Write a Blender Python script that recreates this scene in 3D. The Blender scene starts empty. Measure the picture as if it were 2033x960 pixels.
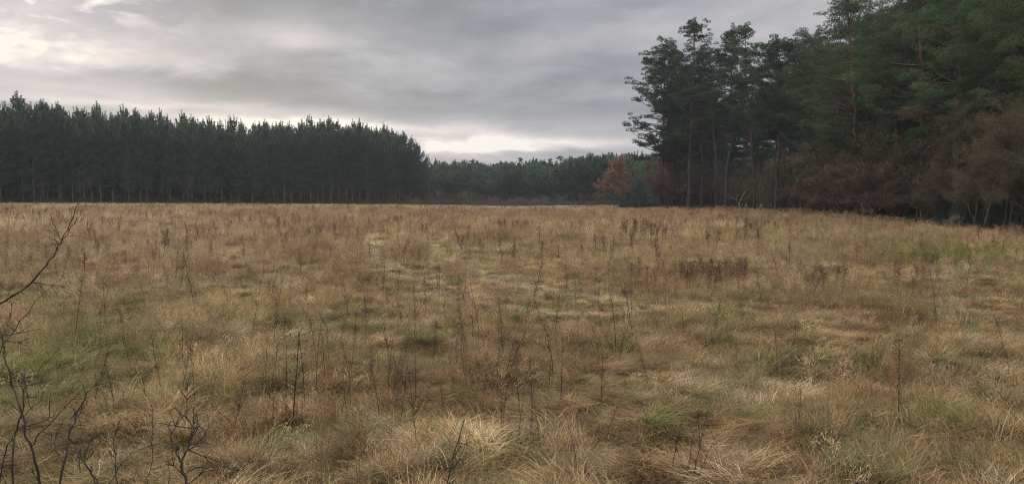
import bpy, math, random
import numpy as np
R = math.radians
SC = bpy.context.scene
COL = SC.collection

# ------------------------------------------------------------------ camera, world, sun, exposure
F = 1507.0            # focal length in pixels of the 2033 px wide photograph
CX, HY = 1016.5, 388.0
EYE = 2.1
cam = bpy.data.cameras.new('camera'); camo = bpy.data.objects.new('camera', cam); COL.objects.link(camo)
cam.sensor_width = 36.0; cam.lens = 36.0 * F / 2033.0
cam.clip_start = 0.05; cam.clip_end = 9000
camo.location = (0, 0, EYE); camo.rotation_euler = (R(90) - math.atan((480 - HY) / F), 0, 0)
SC.camera = camo
SUN_AZ = math.atan2(-0.38, 1.0)      # behind the left plantation
SUN_EL = R(13)
sun = bpy.data.lights.new('sun', 'SUN'); suno = bpy.data.objects.new('sun', sun); COL.objects.link(suno)
sun.energy = 0.7; sun.angle = R(22); sun.color = (1.0, 0.93, 0.82)
suno.rotation_euler = (R(90) - SUN_EL, 0, math.pi - SUN_AZ)
SC.view_settings.view_transform = 'Standard'; SC.view_settings.look = 'None'
SC.view_settings.exposure = 0.0; SC.view_settings.gamma = 1.0
SC.view_settings.use_curve_mapping = False
SC.render.engine = 'CYCLES'
SC.cycles.max_bounces = 5; SC.cycles.diffuse_bounces = 3; SC.cycles.glossy_bounces = 1
SC.cycles.transmission_bounces = 3; SC.cycles.volume_bounces = 0; SC.cycles.transparent_max_bounces = 4
SC.cycles.use_denoising = True; SC.cycles.denoiser = 'OPENIMAGEDENOISE'; SC.cycles.denoising_input_passes = 'RGB_ALBEDO_NORMAL'; SC.cycles.denoising_prefilter = 'NONE'
SC.cycles.pixel_filter_type = 'BLACKMAN_HARRIS'; SC.cycles.filter_width = 1.1
SC.cycles.use_adaptive_sampling = False

def srgb(r, g, b):
    return tuple(((c / 255 + 0.055) / 1.055) ** 2.4 if c > 10 else c / 255 / 12.92 for c in (r, g, b)) + (1.0,)

world = bpy.data.worlds.new('World'); SC.world = world; world.use_nodes = True
def build_world():
    nt = world.node_tree; N = nt.nodes; L = nt.links
    N.clear()
    def m(op, a, b=None, c=None, clamp=False):
        n = N.new('ShaderNodeMath'); n.operation = op; n.use_clamp = clamp
        for i, v in enumerate((a, b, c)):
            if v is None: continue
            if isinstance(v, (int, float)): n.inputs[i].default_value = v
            else: L.new(v, n.inputs[i])
        return n.outputs[0]
    tc = N.new('ShaderNodeTexCoord')
    sep = N.new('ShaderNodeSeparateXYZ'); L.new(tc.outputs['Generated'], sep.inputs[0])
    X, Y, Z = sep.outputs
    az = m('ARCTAN2', X, Y)
    el = m('ARCSINE', Z)
    def noise(sx, sy, sz, scale, detail, rough, off=0.0, dist=0.0):
        cb = N.new('ShaderNodeCombineXYZ')
        L.new(m('MULTIPLY', az, sx), cb.inputs[0]); L.new(m('MULTIPLY', el, sy), cb.inputs[1]); cb.inputs[2].default_value = off
        t = N.new('ShaderNodeTexNoise'); t.inputs['Scale'].default_value = scale
        t.inputs['Detail'].default_value = detail; t.inputs['Roughness'].default_value = rough
        t.inputs['Distortion'].default_value = dist
        L.new(cb.outputs[0], t.inputs['Vector'])
        return t.outputs['Fac']
    # clouds seen on a flat layer overhead
    dz = m('ADD', m('MAXIMUM', Z, 0.0), 0.09)
    cb = N.new('ShaderNodeCombineXYZ'); L.new(m('DIVIDE', X, dz), cb.inputs[0]); L.new(m('DIVIDE', Y, dz), cb.inputs[1])
    t = N.new('ShaderNodeTexNoise'); t.inputs['Scale'].default_value = 1.3; t.inputs['Detail'].default_value = 9
    t.inputs['Roughness'].default_value = 0.52; t.inputs['Distortion'].default_value = 0.25
    L.new(cb.outputs[0], t.inputs['Vector'])
    plane = m('SUBTRACT', t.outputs['Fac'], 0.5)
    def soft(f, lo, hi):
        r_ = N.new('ShaderNodeMapRange'); r_.interpolation_type = 'SMOOTHSTEP'; r_.inputs['From Min'].default_value = lo; r_.inputs['From Max'].default_value = hi
        r_.inputs['To Min'].default_value = -0.5; r_.inputs['To Max'].default_value = 0.5; L.new(f, r_.inputs['Value']); return r_.outputs[0]
    n1r = noise(3.4, 11, 1, 1.0, 8, 0.52, 3.1, 0.5)
    n1 = m('SUBTRACT', n1r, 0.5)
    n2 = m('SUBTRACT', noise(10, 30, 1, 1.0, 7, 0.58, 8.7, 0.6), 0.5)
    n3 = soft(noise(17, 46, 1, 1.0, 6, 0.55, 5.7, 0.4), 0.36, 0.74)
    warp = m('SUBTRACT', noise(6, 14, 1, 1.0, 5, 0.55, 21.0), 0.5)
    azw = m('MULTIPLY_ADD', warp, 0.20, az)
    elw = m('MULTIPLY_ADD', n2, 0.030, m('MULTIPLY_ADD', n1, 0.035, el))
    val = m('ADD', m('MULTIPLY', plane, 0.22), m('ADD', m('MULTIPLY', soft(n1r, 0.38, 0.62), 0.10), m('MULTIPLY', n2, 0.17)))
    val = m('ADD', val, 0.635)
    # (px, py, half-width px, half-height px, amount)
    blobs = [(40, 100, 300, 75, 0.20), (60, 150, 240, 40, 0.13), (20, 210, 240, 24, 0.12), (30, 8, 280, 22, -0.12), (400, 55, 120, 50, -0.11), (590, 90, 130, 34, 0.15), (740, 120, 150, 24, 0.05),
             (760, 25, 200, 40, -0.08), (1090, 20, 130, 45, 0.05), (330, 180, 210, 17, -0.12), (850, 205, 420, 32, -0.10), (300, 226, 330, 10, 0.16),
             (620, 252, 260, 15, 0.42), (915, 286, 100, 17, 0.42), (1120, 282, 150, 13, 0.28), (1030, 318, 300, 12, 0.02), (1180, 250, 200, 14, 0.03), (1500, 60, 300, 70, 0.04)]
    breaks = [(130, 75, 190, 40, 0.34), (30, 145, 140, 28, 0.38), (240, 60, 60, 18, 0.2), (650, 256, 260, 14, 0.35), (910, 284, 120, 18, 0.4)]
    def blob(px, py, wx, wy):
        ca = math.atan((px - CX) / F); ce = math.atan((HY - py) / F)
        da = m('MULTIPLY', m('SUBTRACT', azw, ca), F / wx); de = m('MULTIPLY', m('SUBTRACT', elw, ce), F / wy)
        return m('EXPONENT', m('MULTIPLY', m('ADD', m('MULTIPLY', da, da), m('MULTIPLY', de, de)), -1.0))
    for (px, py, wx, wy, a) in blobs: val = m('MULTIPLY_ADD', blob(px, py, wx, wy), a, val)
    n3p = m('MAXIMUM', m('ADD', n3, 0.35), 0.0)
    for (px, py, wx, wy, a) in breaks: val = m('MULTIPLY_ADD', m('MULTIPLY', blob(px, py, wx, wy), n3p), a, val)
    ramp = N.new('ShaderNodeValToRGB'); cr = ramp.color_ramp
    stops = [(0.40, (118, 121, 130)), (0.55, (141, 144, 151)), (0.63, (161, 163, 169)), (0.72, (186, 185, 189)),
             (0.82, (214, 207, 208)), (0.92, (238, 231, 227)), (1.02, (254, 249, 240))]
    cr.elements[0].position = stops[0][0]; cr.elements[0].color = srgb(*stops[0][1])
    cr.elements[1].position = 1.0; cr.elements[1].color = srgb(*stops[-1][1])
    for p, c in stops[1:-1]:
        e = cr.elements.new(p); e.color = srgb(*c)
    L.new(val, ramp.inputs[0])
    # an overcast dome is brighter overhead than at the horizon
    up = N.new('ShaderNodeMapRange'); up.interpolation_type = 'SMOOTHSTEP'
    up.inputs['From Min'].default_value = R(15.5); up.inputs['From Max'].default_value = R(52)
    up.inputs['To Min'].default_value = 1.0; up.inputs['To Max'].default_value = 6.0
    L.new(el, up.inputs['Value'])
    bc = N.new('ShaderNodeBackground'); L.new(ramp.outputs[0], bc.inputs['Color']); L.new(up.outputs[0], bc.inputs['Strength'])
    sky = N.new('ShaderNodeTexSky'); sky.sky_type = 'NISHITA'; sky.sun_disc = False
    sky.sun_elevation = SUN_EL; sky.sun_rotation = SUN_AZ
    bs = N.new('ShaderNodeBackground'); L.new(sky.outputs[0], bs.inputs['Color']); bs.inputs['Strength'].default_value = 0.06
    mx = N.new('ShaderNodeMixShader'); mx.inputs[0].default_value = 0.94
    L.new(bs.outputs[0], mx.inputs[1]); L.new(bc.outputs[0], mx.inputs[2])
    out = N.new('ShaderNodeOutputWorld'); L.new(mx.outputs[0], out.inputs['Surface'])
build_world()

# ------------------------------------------------------------------ numpy noise and terrain
def _hash(ix, iy, seed):
    h = (ix.astype(np.int64) * 374761393 + iy.astype(np.int64) * 668265263 + seed * 974634777) & 0x7fffffff
    h = ((h ^ (h >> 13)) * 1274126177) & 0x7fffffff
    return ((h ^ (h >> 16)) & 0xffff) / 65535.0
def vnoise(x, y, s, seed=0):
    x = np.asarray(x, float) / s; y = np.asarray(y, float) / s
    ix = np.floor(x); iy = np.floor(y); fx = x - ix; fy = y - iy
    fx = fx * fx * (3 - 2 * fx); fy = fy * fy * (3 - 2 * fy)
    a = _hash(ix, iy, seed); b = _hash(ix + 1, iy, seed); c = _hash(ix, iy + 1, seed); d = _hash(ix + 1, iy + 1, seed)
    return (a * (1 - fx) + b * fx) * (1 - fy) + (c * (1 - fx) + d * fx) * fy
def fbm(x, y, s, seed=0, o=4):
    v = 0; a = 1; t = 0
    for i in range(o):
        v = v + a * vnoise(x, y, s / 2 ** i, seed + 17 * i); t += a; a *= 0.55
    return v / t
def sstep(a, b, x):
    t = np.clip((x - a) / (b - a), 0, 1); return t * t * (3 - 2 * t)

EDGE_PX = np.array([1150, 1240, 1360, 1540, 1700, 1870, 2033, 2300, 2700], float)
EDGE_D = np.array([150, 123, 106, 84, 63, 49, 39, 31, 25], float)
def edge_right(px): return np.interp(px, EDGE_PX, EDGE_D)
LA = np.array([-74.3, 110.0]); LB = np.array([-18.5, 175.0]); LD = (LB - LA) / np.linalg.norm(LB - LA)
LN = np.array([-LD[1], LD[0]])
def in_left(x, y):      # metres behind the plantation edge
    d = (x - LA[0]) * LN[0] + (y - LA[1]) * LN[1]
    s = (x - LB[0]) * LD[0] + (y - LB[1]) * LD[1]
    return np.minimum(d, -s + 2)
def in_right(x, y):
    yy = np.maximum(y, 1.0); px = CX + F * x / yy
    return np.where(px > 1225, (y - edge_right(px)), -1)
def in_far(x, y):
    px = CX + F * x / np.maximum(y, 1.0)
    return np.where((px > 600) & (px < 1500), y - 176, -1)
def base_z(x, y):
    x = np.asarray(x, float); y = np.asarray(y, float)
    t = x / np.maximum(y, 5.0)
    g = np.interp(t, [-1.2, -0.675, -0.4, -0.11, 0.0, 0.1, 0.17, 0.35, 1.2], [1.15, 1.0, 0.58, 0.02, -0.28, -0.14, 0.05, 0.0, -0.06])
    s = sstep(18, 125, y)
    s = np.where(y > 260, s * (1 - sstep(260, 600, y)), s)
    return g * s
def ground_z(x, y):
    x = np.asarray(x, float); y = np.asarray(y, float)
    r = np.hypot(x, y)
    amp = 1 - 0.55 * sstep(30, 80, r)
    b = (np.abs(fbm(x, y, 1.2, 5, 2) - 0.5) ** 0.8) * -0.42 + 0.10 + (fbm(x, y, 0.5, 6, 2) - .5) * .17 + (fbm(x, y, 6.0, 9, 2) - 0.5) * 0.22
    k = sstep(2.5, 5, r)
    return base_z(x, y) + b * amp * k * (1 - sstep(150, 300, r)) - 0.05 * (1 - k)

# ------------------------------------------------------------------ mesh helpers
class Geo:
    def __init__(s): s.v = []; s.f4 = []; s.f3 = []; s.t = []; s.n = 0; s.m4 = []; s.m3 = []
    def add(s, v, f4=None, f3=None, tint=0.5, mat=0):
        v = np.asarray(v, float).reshape(-1, 3)
        s.v.append(v)
        s.t.append(np.full(len(v), tint) if np.isscalar(tint) else np.asarray(tint, float))
        if f4 is not None and len(f4): s.f4.append(np.asarray(f4) + s.n); s.m4.append(np.full(len(f4), mat))
        if f3 is not None and len(f3): s.f3.append(np.asarray(f3) + s.n); s.m3.append(np.full(len(f3), mat))
        s.n += len(v)
    def mesh(s, name, mats, smooth=False):
        V = np.concatenate(s.v).astype(np.float32); T = np.concatenate(s.t).astype(np.float32)
        q = np.concatenate(s.f4) if s.f4 else np.zeros((0, 4), int)
        t = np.concatenate(s.f3) if s.f3 else np.zeros((0, 3), int)
        mi = np.concatenate((s.m4 or [np.zeros(0, int)]) + (s.m3 or [np.zeros(0, int)]))
        me = bpy.data.meshes.new(name)
        me.vertices.add(len(V)); me.vertices.foreach_set('co', V.ravel())
        loops = np.concatenate([q.ravel(), t.ravel()]).astype(np.int32)
        me.loops.add(len(loops)); me.loops.foreach_set('vertex_index', loops)
        me.polygons.add(len(q) + len(t))
        st = np.concatenate([np.arange(len(q)) * 4, len(q) * 4 + np.arange(len(t)) * 3]).astype(np.int32)
        me.polygons.foreach_set('loop_start', st)
        me.polygons.foreach_set('material_index', mi.astype(np.int32))
        if smooth: me.polygons.foreach_set('use_smooth', np.ones(len(q) + len(t), bool))
        a = me.attributes.new('tint', 'FLOAT', 'POINT'); a.data.foreach_set('value', T)
        for m_ in (mats if isinstance(mats, (list, tuple)) else [mats]): me.materials.append(m_)
        me.update(calc_edges=True)
        return me

def tube(g, P, rad, k=5, tint=0.5, mat=0):
    P = np.asarray(P, float); n = len(P)
    rad = np.broadcast_to(np.asarray(rad, float), (n,))
    T = np.gradient(P, axis=0); T /= np.linalg.norm(T, axis=1)[:, None] + 1e-9
    ref = np.array([0.31, 0.95, 0.05]) if abs(T[0][2]) > 0.7 else np.array([0, 0, 1.0])
    A = np.cross(T, ref); A /= np.linalg.norm(A, axis=1)[:, None] + 1e-9
    B = np.cross(T, A)
    th = np.arange(k) / k * 2 * math.pi
    V = P[:, None, :] + rad[:, None, None] * (np.cos(th)[None, :, None] * A[:, None, :] + np.sin(th)[None, :, None] * B[:, None, :])
    i = np.arange(n - 1)[:, None] * k; j = np.arange(k)[None, :]; j2 = (j + 1) % k
    f = np.stack([i + j, i + j2, i + k + j2, i + k + j], -1).reshape(-1, 4)
    tt = tint if np.isscalar(tint) else np.repeat(np.asarray(tint), k)
    g.add(V.reshape(-1, 3), f4=f, tint=tt, mat=mat)

def unit(v): return v / (np.linalg.norm(v, axis=-1, keepdims=True) + 1e-9)

def needles(g, rng, P, D, length, width, m, spread=0.6, tvar=0.25, tbase=None, mat=0):
    """m thin triangles at each point P, opened round direction D"""
    n = len(P)
    if n == 0: return
    P = np.repeat(P, m, 0); D = np.repeat(D, m, 0)
    L = np.repeat(np.broadcast_to(length, (n,)), m) * rng.uniform(0.65, 1.2, n * m)
    d = unit(D + rng.normal(0, spread, (n * m, 3)))
    s = unit(np.cross(d, rng.normal(0, 1, (n * m, 3)))) * (width * 0.5)
    P = P + rng.normal(0, 0.03, P.shape)
    mid = P + d * L[:, None] * 0.5
    V = np.stack([P, mid + s, P + d * L[:, None], mid - s], 1).reshape(-1, 3)
    f = np.arange(n * m * 4).reshape(-1, 4)
    tb = 0.5 if tbase is None else np.repeat(np.repeat(tbase, m), 4)
    t = tb + np.repeat(rng.uniform(-tvar, tvar, n * m), 4)
    g.add(V, f4=f, tint=np.clip(t, 0, 1), mat=mat)

# ------------------------------------------------------------------ materials
def newmat(name):
    m = bpy.data.materials.new(name); m.use_nodes = True; nt = m.node_tree; nt.nodes.clear()
    return m, nt, nt.nodes, nt.links
def leaf_mat(name, dark, mid, light, transl=0.25, objvar=0.25, instancer=False, rough=0.75):
    m, nt, N, L = newmat(name)
    a = N.new('ShaderNodeAttribute'); a.attribute_name = 'tint'
    r = N.new('ShaderNodeValToRGB'); e = r.color_ramp.elements
    e[0].position = 0.1; e[0].color = (*dark, 1); e[1].position = 0.9; e[1].color = (*light, 1)
    x = e.new(0.5); x.color = (*mid, 1)
    L.new(a.outputs['Fac'], r.inputs[0]); col = r.outputs[0]
    if instancer:
        b = N.new('ShaderNodeAttribute'); b.attribute_type = 'INSTANCER'; b.attribute_name = 'col'
        mx = N.new('ShaderNodeMix'); mx.data_type = 'RGBA'; mx.blend_type = 'MULTIPLY'; mx.inputs[0].default_value = 1
        L.new(col, mx.inputs[6]); L.new(b.outputs['Color'], mx.inputs[7]); col = mx.outputs[2]
    elif objvar:
        oi = N.new('ShaderNodeObjectInfo'); mr = N.new('ShaderNodeMapRange')
        mr.inputs['To Min'].default_value = 1 - objvar; mr.inputs['To Max'].default_value = 1 + objvar
        L.new(oi.outputs['Random'], mr.inputs['Value'])
        mx = N.new('ShaderNodeMix'); mx.data_type = 'RGBA'; mx.blend_type = 'MULTIPLY'; mx.inputs[0].default_value = 1
        L.new(col, mx.inputs[6]); L.new(mr.outputs[0], mx.inputs[7]); col = mx.outputs[2]
    d = N.new('ShaderNodeBsdfPrincipled'); d.inputs['Roughness'].default_value = rough
    d.inputs['Specular IOR Level'].default_value = 0.15
    L.new(col, d.inputs['Base Color'])
    sh = d.outputs[0]
    if transl:
        t = N.new('ShaderNodeBsdfTranslucent'); L.new(col, t.inputs[0])
        s = N.new('ShaderNodeMixShader'); s.inputs[0].default_value = transl
        L.new(sh, s.inputs[1]); L.new(t.outputs[0], s.inputs[2]); sh = s.outputs[0]
    o = N.new('ShaderNodeOutputMaterial'); L.new(sh, o.inputs[0])
    return m
def bark_mat(name, c0, c1, scale=6.0, bump=True):
    m, nt, N, L = newmat(name)
    a = N.new('ShaderNodeAttribute'); a.attribute_name = 'tint'
    tc = N.new('ShaderNodeTexCoord'); mp = N.new('ShaderNodeMapping'); mp.inputs['Scale'].default_value = (1, 1, 0.25)
    L.new(tc.outputs['Object'], mp.inputs[0])
    n = N.new('ShaderNodeTexNoise'); n.inputs['Scale'].default_value = scale; n.inputs['Detail'].default_value = 5
    L.new(mp.outputs[0], n.inputs['Vector'])
    mx = N.new('ShaderNodeMix'); mx.data_type = 'RGBA'; mx.inputs[6].default_value = (*c0, 1); mx.inputs[7].default_value = (*c1, 1)
    L.new(a.outputs['Fac'], mx.inputs[0])
    m2 = N.new('ShaderNodeMix'); m2.data_type = 'RGBA'; m2.blend_type = 'MULTIPLY'; m2.inputs[0].default_value = 1
    mr = N.new('ShaderNodeMapRange'); mr.inputs['From Min'].default_value = 0.3; mr.inputs['From Max'].default_value = 0.7
    mr.inputs['To Min'].default_value = 0.55; mr.inputs['To Max'].default_value = 1.35
    L.new(n.outputs['Fac'], mr.inputs['Value']); L.new(mx.outputs[2], m2.inputs[6]); L.new(mr.outputs[0], m2.inputs[7])
    d = N.new('ShaderNodeBsdfPrincipled'); d.inputs['Roughness'].default_value = 0.9; d.inputs['Specular IOR Level'].default_value = 0.1
    L.new(m2.outputs[2], d.inputs['Base Color'])
    o = N.new('ShaderNodeOutputMaterial'); L.new(d.outputs[0], o.inputs[0])
    return m

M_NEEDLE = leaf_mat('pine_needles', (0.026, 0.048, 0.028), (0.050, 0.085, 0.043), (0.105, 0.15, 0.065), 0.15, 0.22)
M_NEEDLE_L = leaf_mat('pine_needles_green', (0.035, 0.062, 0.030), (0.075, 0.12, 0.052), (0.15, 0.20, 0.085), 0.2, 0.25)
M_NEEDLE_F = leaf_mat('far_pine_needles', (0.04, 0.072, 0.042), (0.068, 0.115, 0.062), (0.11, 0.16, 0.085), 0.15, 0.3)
M_NEEDLE_Y = leaf_mat('young_pine_needles', (0.032, 0.056, 0.042), (0.060, 0.095, 0.064), (0.12, 0.155, 0.095), 0.15, 0.15)
M_PBARK = bark_mat('pine_bark', (0.075, 0.06, 0.052), (0.165, 0.10, 0.07))
M_YBARK = bark_mat('young_bark', (0.13, 0.125, 0.095), (0.10, 0.08, 0.055))
M_TWIG = bark_mat('twig_bark', (0.085, 0.070, 0.047), (0.22, 0.18, 0.115), 20)
M_TWIGR = bark_mat('red_twig_bark', (0.08, 0.062, 0.048), (0.17, 0.13, 0.095), 20)
M_COPPER = leaf_mat('withered_oak_leaves', (0.145, 0.078, 0.05), (0.255, 0.145, 0.095), (0.39, 0.24, 0.16), 0.3, 0.15)
M_BROWNLEAF = leaf_mat('brown_leaves', (0.10, 0.068, 0.038), (0.19, 0.125, 0.068), (0.31, 0.22, 0.115), 0.25, 0.2)
M_THORN = bark_mat('thorn_bark', (0.022, 0.017, 0.014), (0.075, 0.062, 0.05), 40)
M_PALE = bark_mat('lichen_bark', (0.16, 0.15, 0.10), (0.30, 0.29, 0.18), 15)
M_GRASS = leaf_mat('grass_blades', (0.40, 0.33, 0.27), (1.0, 0.95, 0.86), (1.75, 1.68, 1.55), 0.3, instancer=True)
M_WEED = leaf_mat('dead_weed', (0.035, 0.022, 0.016), (0.080, 0.050, 0.035), (0.15, 0.10, 0.065), 0.1, 0.3)
M_UNDER = leaf_mat('undergrowth_stems', (0.025, 0.024, 0.015), (0.055, 0.052, 0.032), (0.10, 0.095, 0.055), 0.1, 0.2)
M_DOCK = leaf_mat('dock_seeds', (0.09, 0.050, 0.032), (0.18, 0.10, 0.062), (0.28, 0.165, 0.10), 0.15, 0.3)
M_GWEED = leaf_mat('green_weed', (0.09, 0.10, 0.025), (0.20, 0.21, 0.05), (0.40, 0.37, 0.09), 0.25, 0.3)

def ground_mat():
    m, nt, N, L = newmat('field_soil_and_thatch')
    tc = N.new('ShaderNodeTexCoord')
    def nz(s, d=6):
        n = N.new('ShaderNodeTexNoise'); n.inputs['Scale'].default_value = s; n.inputs['Detail'].default_value = d
        L.new(tc.outputs['Object'], n.inputs['Vector']); return n.outputs['Fac']
    def ramp(f, st):
        r = N.new('ShaderNodeValToRGB'); e = r.color_ramp.elements
        e[0].position, e[0].color = st[0][0], (*st[0][1], 1); e[1].position, e[1].color = st[-1][0], (*st[-1][1], 1)
        for p, c in st[1:-1]: x = e.new(p); x.color = (*c, 1)
        L.new(f, r.inputs[0]); return r.outputs[0]
    a = ramp(nz(2.5, 9), [(0.3, (0.07, 0.055, 0.028)), (0.5, (0.16, 0.12, 0.065)), (0.7, (0.26, 0.20, 0.12))])
    b = ramp(nz(6, 9), [(0.3, (0.035, 0.022, 0.014)), (0.6, (0.085, 0.050, 0.030)), (0.75, (0.13, 0.075, 0.04))])
    c = ramp(nz(0.6, 9), [(0.3, (0.12, 0.13, 0.04)), (0.6, (0.22, 0.22, 0.07)), (0.8, (0.28, 0.26, 0.11))])
    at = N.new('ShaderNodeAttribute'); at.attribute_name = 'forest'
    av = N.new('ShaderNodeAttribute'); av.attribute_name = 'verge'
    m0 = N.new('ShaderNodeMix'); m0.data_type = 'RGBA'; L.new(av.outputs['Fac'], m0.inputs[0]); L.new(a, m0.inputs[6]); L.new(c, m0.inputs[7])
    mx = N.new('ShaderNodeMix'); mx.data_type = 'RGBA'
    L.new(at.outputs['Fac'], mx.inputs[0]); L.new(m0.outputs[2], mx.inputs[6]); L.new(b, mx.inputs[7])
    d = N.new('ShaderNodeBsdfPrincipled'); d.inputs['Roughness'].default_value = 0.95; d.inputs['Specular IOR Level'].default_value = 0.05
    L.new(mx.outputs[2], d.inputs['Base Color'])
    bp = N.new('ShaderNodeBump'); bp.inputs['Strength'].default_value = 0.6; bp.inputs['Distance'].default_value = 0.03
    L.new(nz(25, 8), bp.inputs['Height']); L.new(bp.outputs[0], d.inputs['Normal'])
    o = N.new('ShaderNodeOutputMaterial'); L.new(d.outputs[0], o.inputs[0])
    return m

# ------------------------------------------------------------------ naming helpers
def tag(o, label=None, cat=None, group=None, kind=None):
    if label: o['label'] = label
    if cat: o['category'] = cat
    if group: o['group'] = group
    if kind: o['kind'] = kind
    return o
def link(name, me, parent=None, loc=None):
    o = bpy.data.objects.new(name, me); COL.objects.link(o)
    if parent: o.parent = parent
    if loc is not None: o.location = loc
    return o

def build_ground():
    rr = [0.0, 0.8]
    while rr[-1] < 1100: rr.append(rr[-1] * 1.018 + 0.01)
    rr = np.array(rr[1:])
    th = np.concatenate([np.linspace(-50, 50, 300), np.linspace(50, 310, 60)[1:-1]]) * math.pi / 180
    k = len(th); n = len(rr)
    X = rr[:, None] * np.sin(th)[None]; Y = rr[:, None] * np.cos(th)[None]
    Z = ground_z(X, Y)
    V = np.stack([X, Y, Z], -1).reshape(-1, 3)
    i = np.arange(n - 1)[:, None] * k; j = np.arange(k)[None]; j2 = (j + 1) % k
    f = np.stack([i + j, i + k + j, i + k + j2, i + j2], -1).reshape(-1, 4)
    g = Geo(); g.add(V, f4=f)
    c = len(V); g.add([[0, 0, float(ground_z(0, 0))]], f3=[[0 - c + 0, 0 - c + 0, 0]][:0])
    g.f3.append(np.stack([np.full(k, c), np.arange(k), (np.arange(k) + 1) % k], -1)); g.m3.append(np.zeros(k, int))
    me = g.mesh('field_ground', ground_mat(), smooth=True)
    vx, vy = np.append(V[:, 0], 0), np.append(V[:, 1], 0)
    jit = (fbm(vx, vy, 4, 77) - 0.5) * 4
    fr = sstep(-1.0, 1.5, np.maximum(np.maximum(in_left(vx, vy), in_right(vx, vy)), in_far(vx, vy)) + jit * 0.4)
    fr = np.where(vy < 0, 0, fr)
    a = me.attributes.new('forest', 'FLOAT', 'POINT'); a.data.foreach_set('value', fr.astype(np.float32))
    a = me.attributes.new('verge', 'FLOAT', 'POINT'); a.data.foreach_set('value', verge(vx, vy).astype(np.float32))
    tag(link('field_ground', me), 'wide flat meadow ground under the dry grass', None, None, 'structure')

def verge(x, y):
    """the short green mown strip in front of the far woods and the left plantation"""
    px = CX + F * x / np.maximum(y, 1.0)
    a = sstep(-9, -6, in_left(x, y)) * (y > 60) * (x < -15)
    b = sstep(150, 158, y) * (px > 780) * (px < 1260)
    c = sstep(-7, -3, in_right(x, y)) * (px > 1225) * 0.5
    return np.clip(np.maximum(np.maximum(a, b), c), 0, 1)

build_ground()

# ------------------------------------------------------------------ grass
def blades(g, rng, n, rad, lo, hi, t0, t1, w, seg=4, az=None, azs=3.14, tmean=0.5, tvar=0.28):
    """n ribbons: start tilt t0 and end tilt t1 from vertical (ranges), length lo..hi"""
    a = rng.uniform(0, 2 * math.pi, n) if az is None else rng.normal(az, azs, n)
    ba = rng.uniform(0, 2 * math.pi, n); br = rad * np.sqrt(rng.uniform(0, 1, n))
    base = np.stack([br * np.cos(ba), br * np.sin(ba), np.full(n, -0.03)], -1)
    L = rng.uniform(lo, hi, n)
    A = rng.uniform(*t0, n); B = rng.uniform(*t1, n)
    side = np.stack([-np.sin(a + 0.5), np.cos(a + 0.5), np.zeros(n)], -1)
    tw = rng.normal(0, 0.35, n)
    P = base.copy(); rows = []
    for i in range(seg + 1):
        u = i / seg
        ww = w * (1 - u ** 1.6) * 0.5 + 0.0004
        sd = side * ww[:, None] if not np.isscalar(ww) else side * ww
        rows.append(P - sd); rows.append(P + sd)
        th = A + (B - A) * u; aa = a + tw * u
        d = np.stack([np.sin(th) * np.cos(aa), np.sin(th) * np.sin(aa), np.cos(th)], -1)
        P = P + d * (L / seg)[:, None]
        P[:, 2] = np.maximum(P[:, 2], 0.004 + 0.03 * rng.uniform(0, 1, n))
    V = np.stack(rows, 1)                      # n, 2(seg+1), 3
    q = np.array([[2 * i, 2 * i + 1, 2 * i + 3, 2 * i + 2] for i in range(seg)])
    f = (np.arange(n)[:, None, None] * (2 * (seg + 1)) + q[None]).reshape(-1, 4)
    t = np.clip(rng.normal(tmean, tvar, n), 0, 1)
    g.add(V.reshape(-1, 3), f4=f, tint=np.repeat(t, 2 * (seg + 1)))

def panicles(g, rng, n, rad, lo, hi, w=0.0022, br=14, lean=0.35, bl=0.05):
    """thin stems with an airy seed head"""
    for i in range(n):
        a = rng.uniform(0, 6.28); r0 = rad * math.sqrt(rng.uniform()); L = rng.uniform(lo, hi)
        th0 = rng.uniform(0, lean); th1 = th0 + rng.uniform(0, 0.6); a2 = rng.uniform(0, 6.28)
        P = [np.array([r0 * math.cos(a), r0 * math.sin(a), 0.0])]
        for u in (0.2, 0.5, 0.8, 1.0):
            th = th0 + (th1 - th0) * u
            P.append(P[-1] + np.array([math.sin(th) * math.cos(a2), math.sin(th) * math.sin(a2), math.cos(th)]) * L * 0.25)
        P = np.array(P); t = rng.uniform(0.3, 0.9)
        tube(g, P, np.linspace(w, w * 0.5, 5) * 0.5, 3, t)
        u = rng.uniform(0, 1, br); Q = P[3][None] * (1 - u[:, None]) + P[4][None] * u[:, None]
        D = unit(unit(P[4] - P[3])[None] * 0.9 + rng.normal(0, 0.45, (br, 3)))
        needles(g, rng, Q, D, bl * (1.3 - u), 0.004, 2, 0.3, 0.1, np.full(br, t))

def coll(name, meshes):
    c = bpy.data.collections.new(name)
    for i, me in enumerate(meshes):
        c.objects.link(bpy.data.objects.new('%s_%02d' % (name, i), me))
    return c

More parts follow.
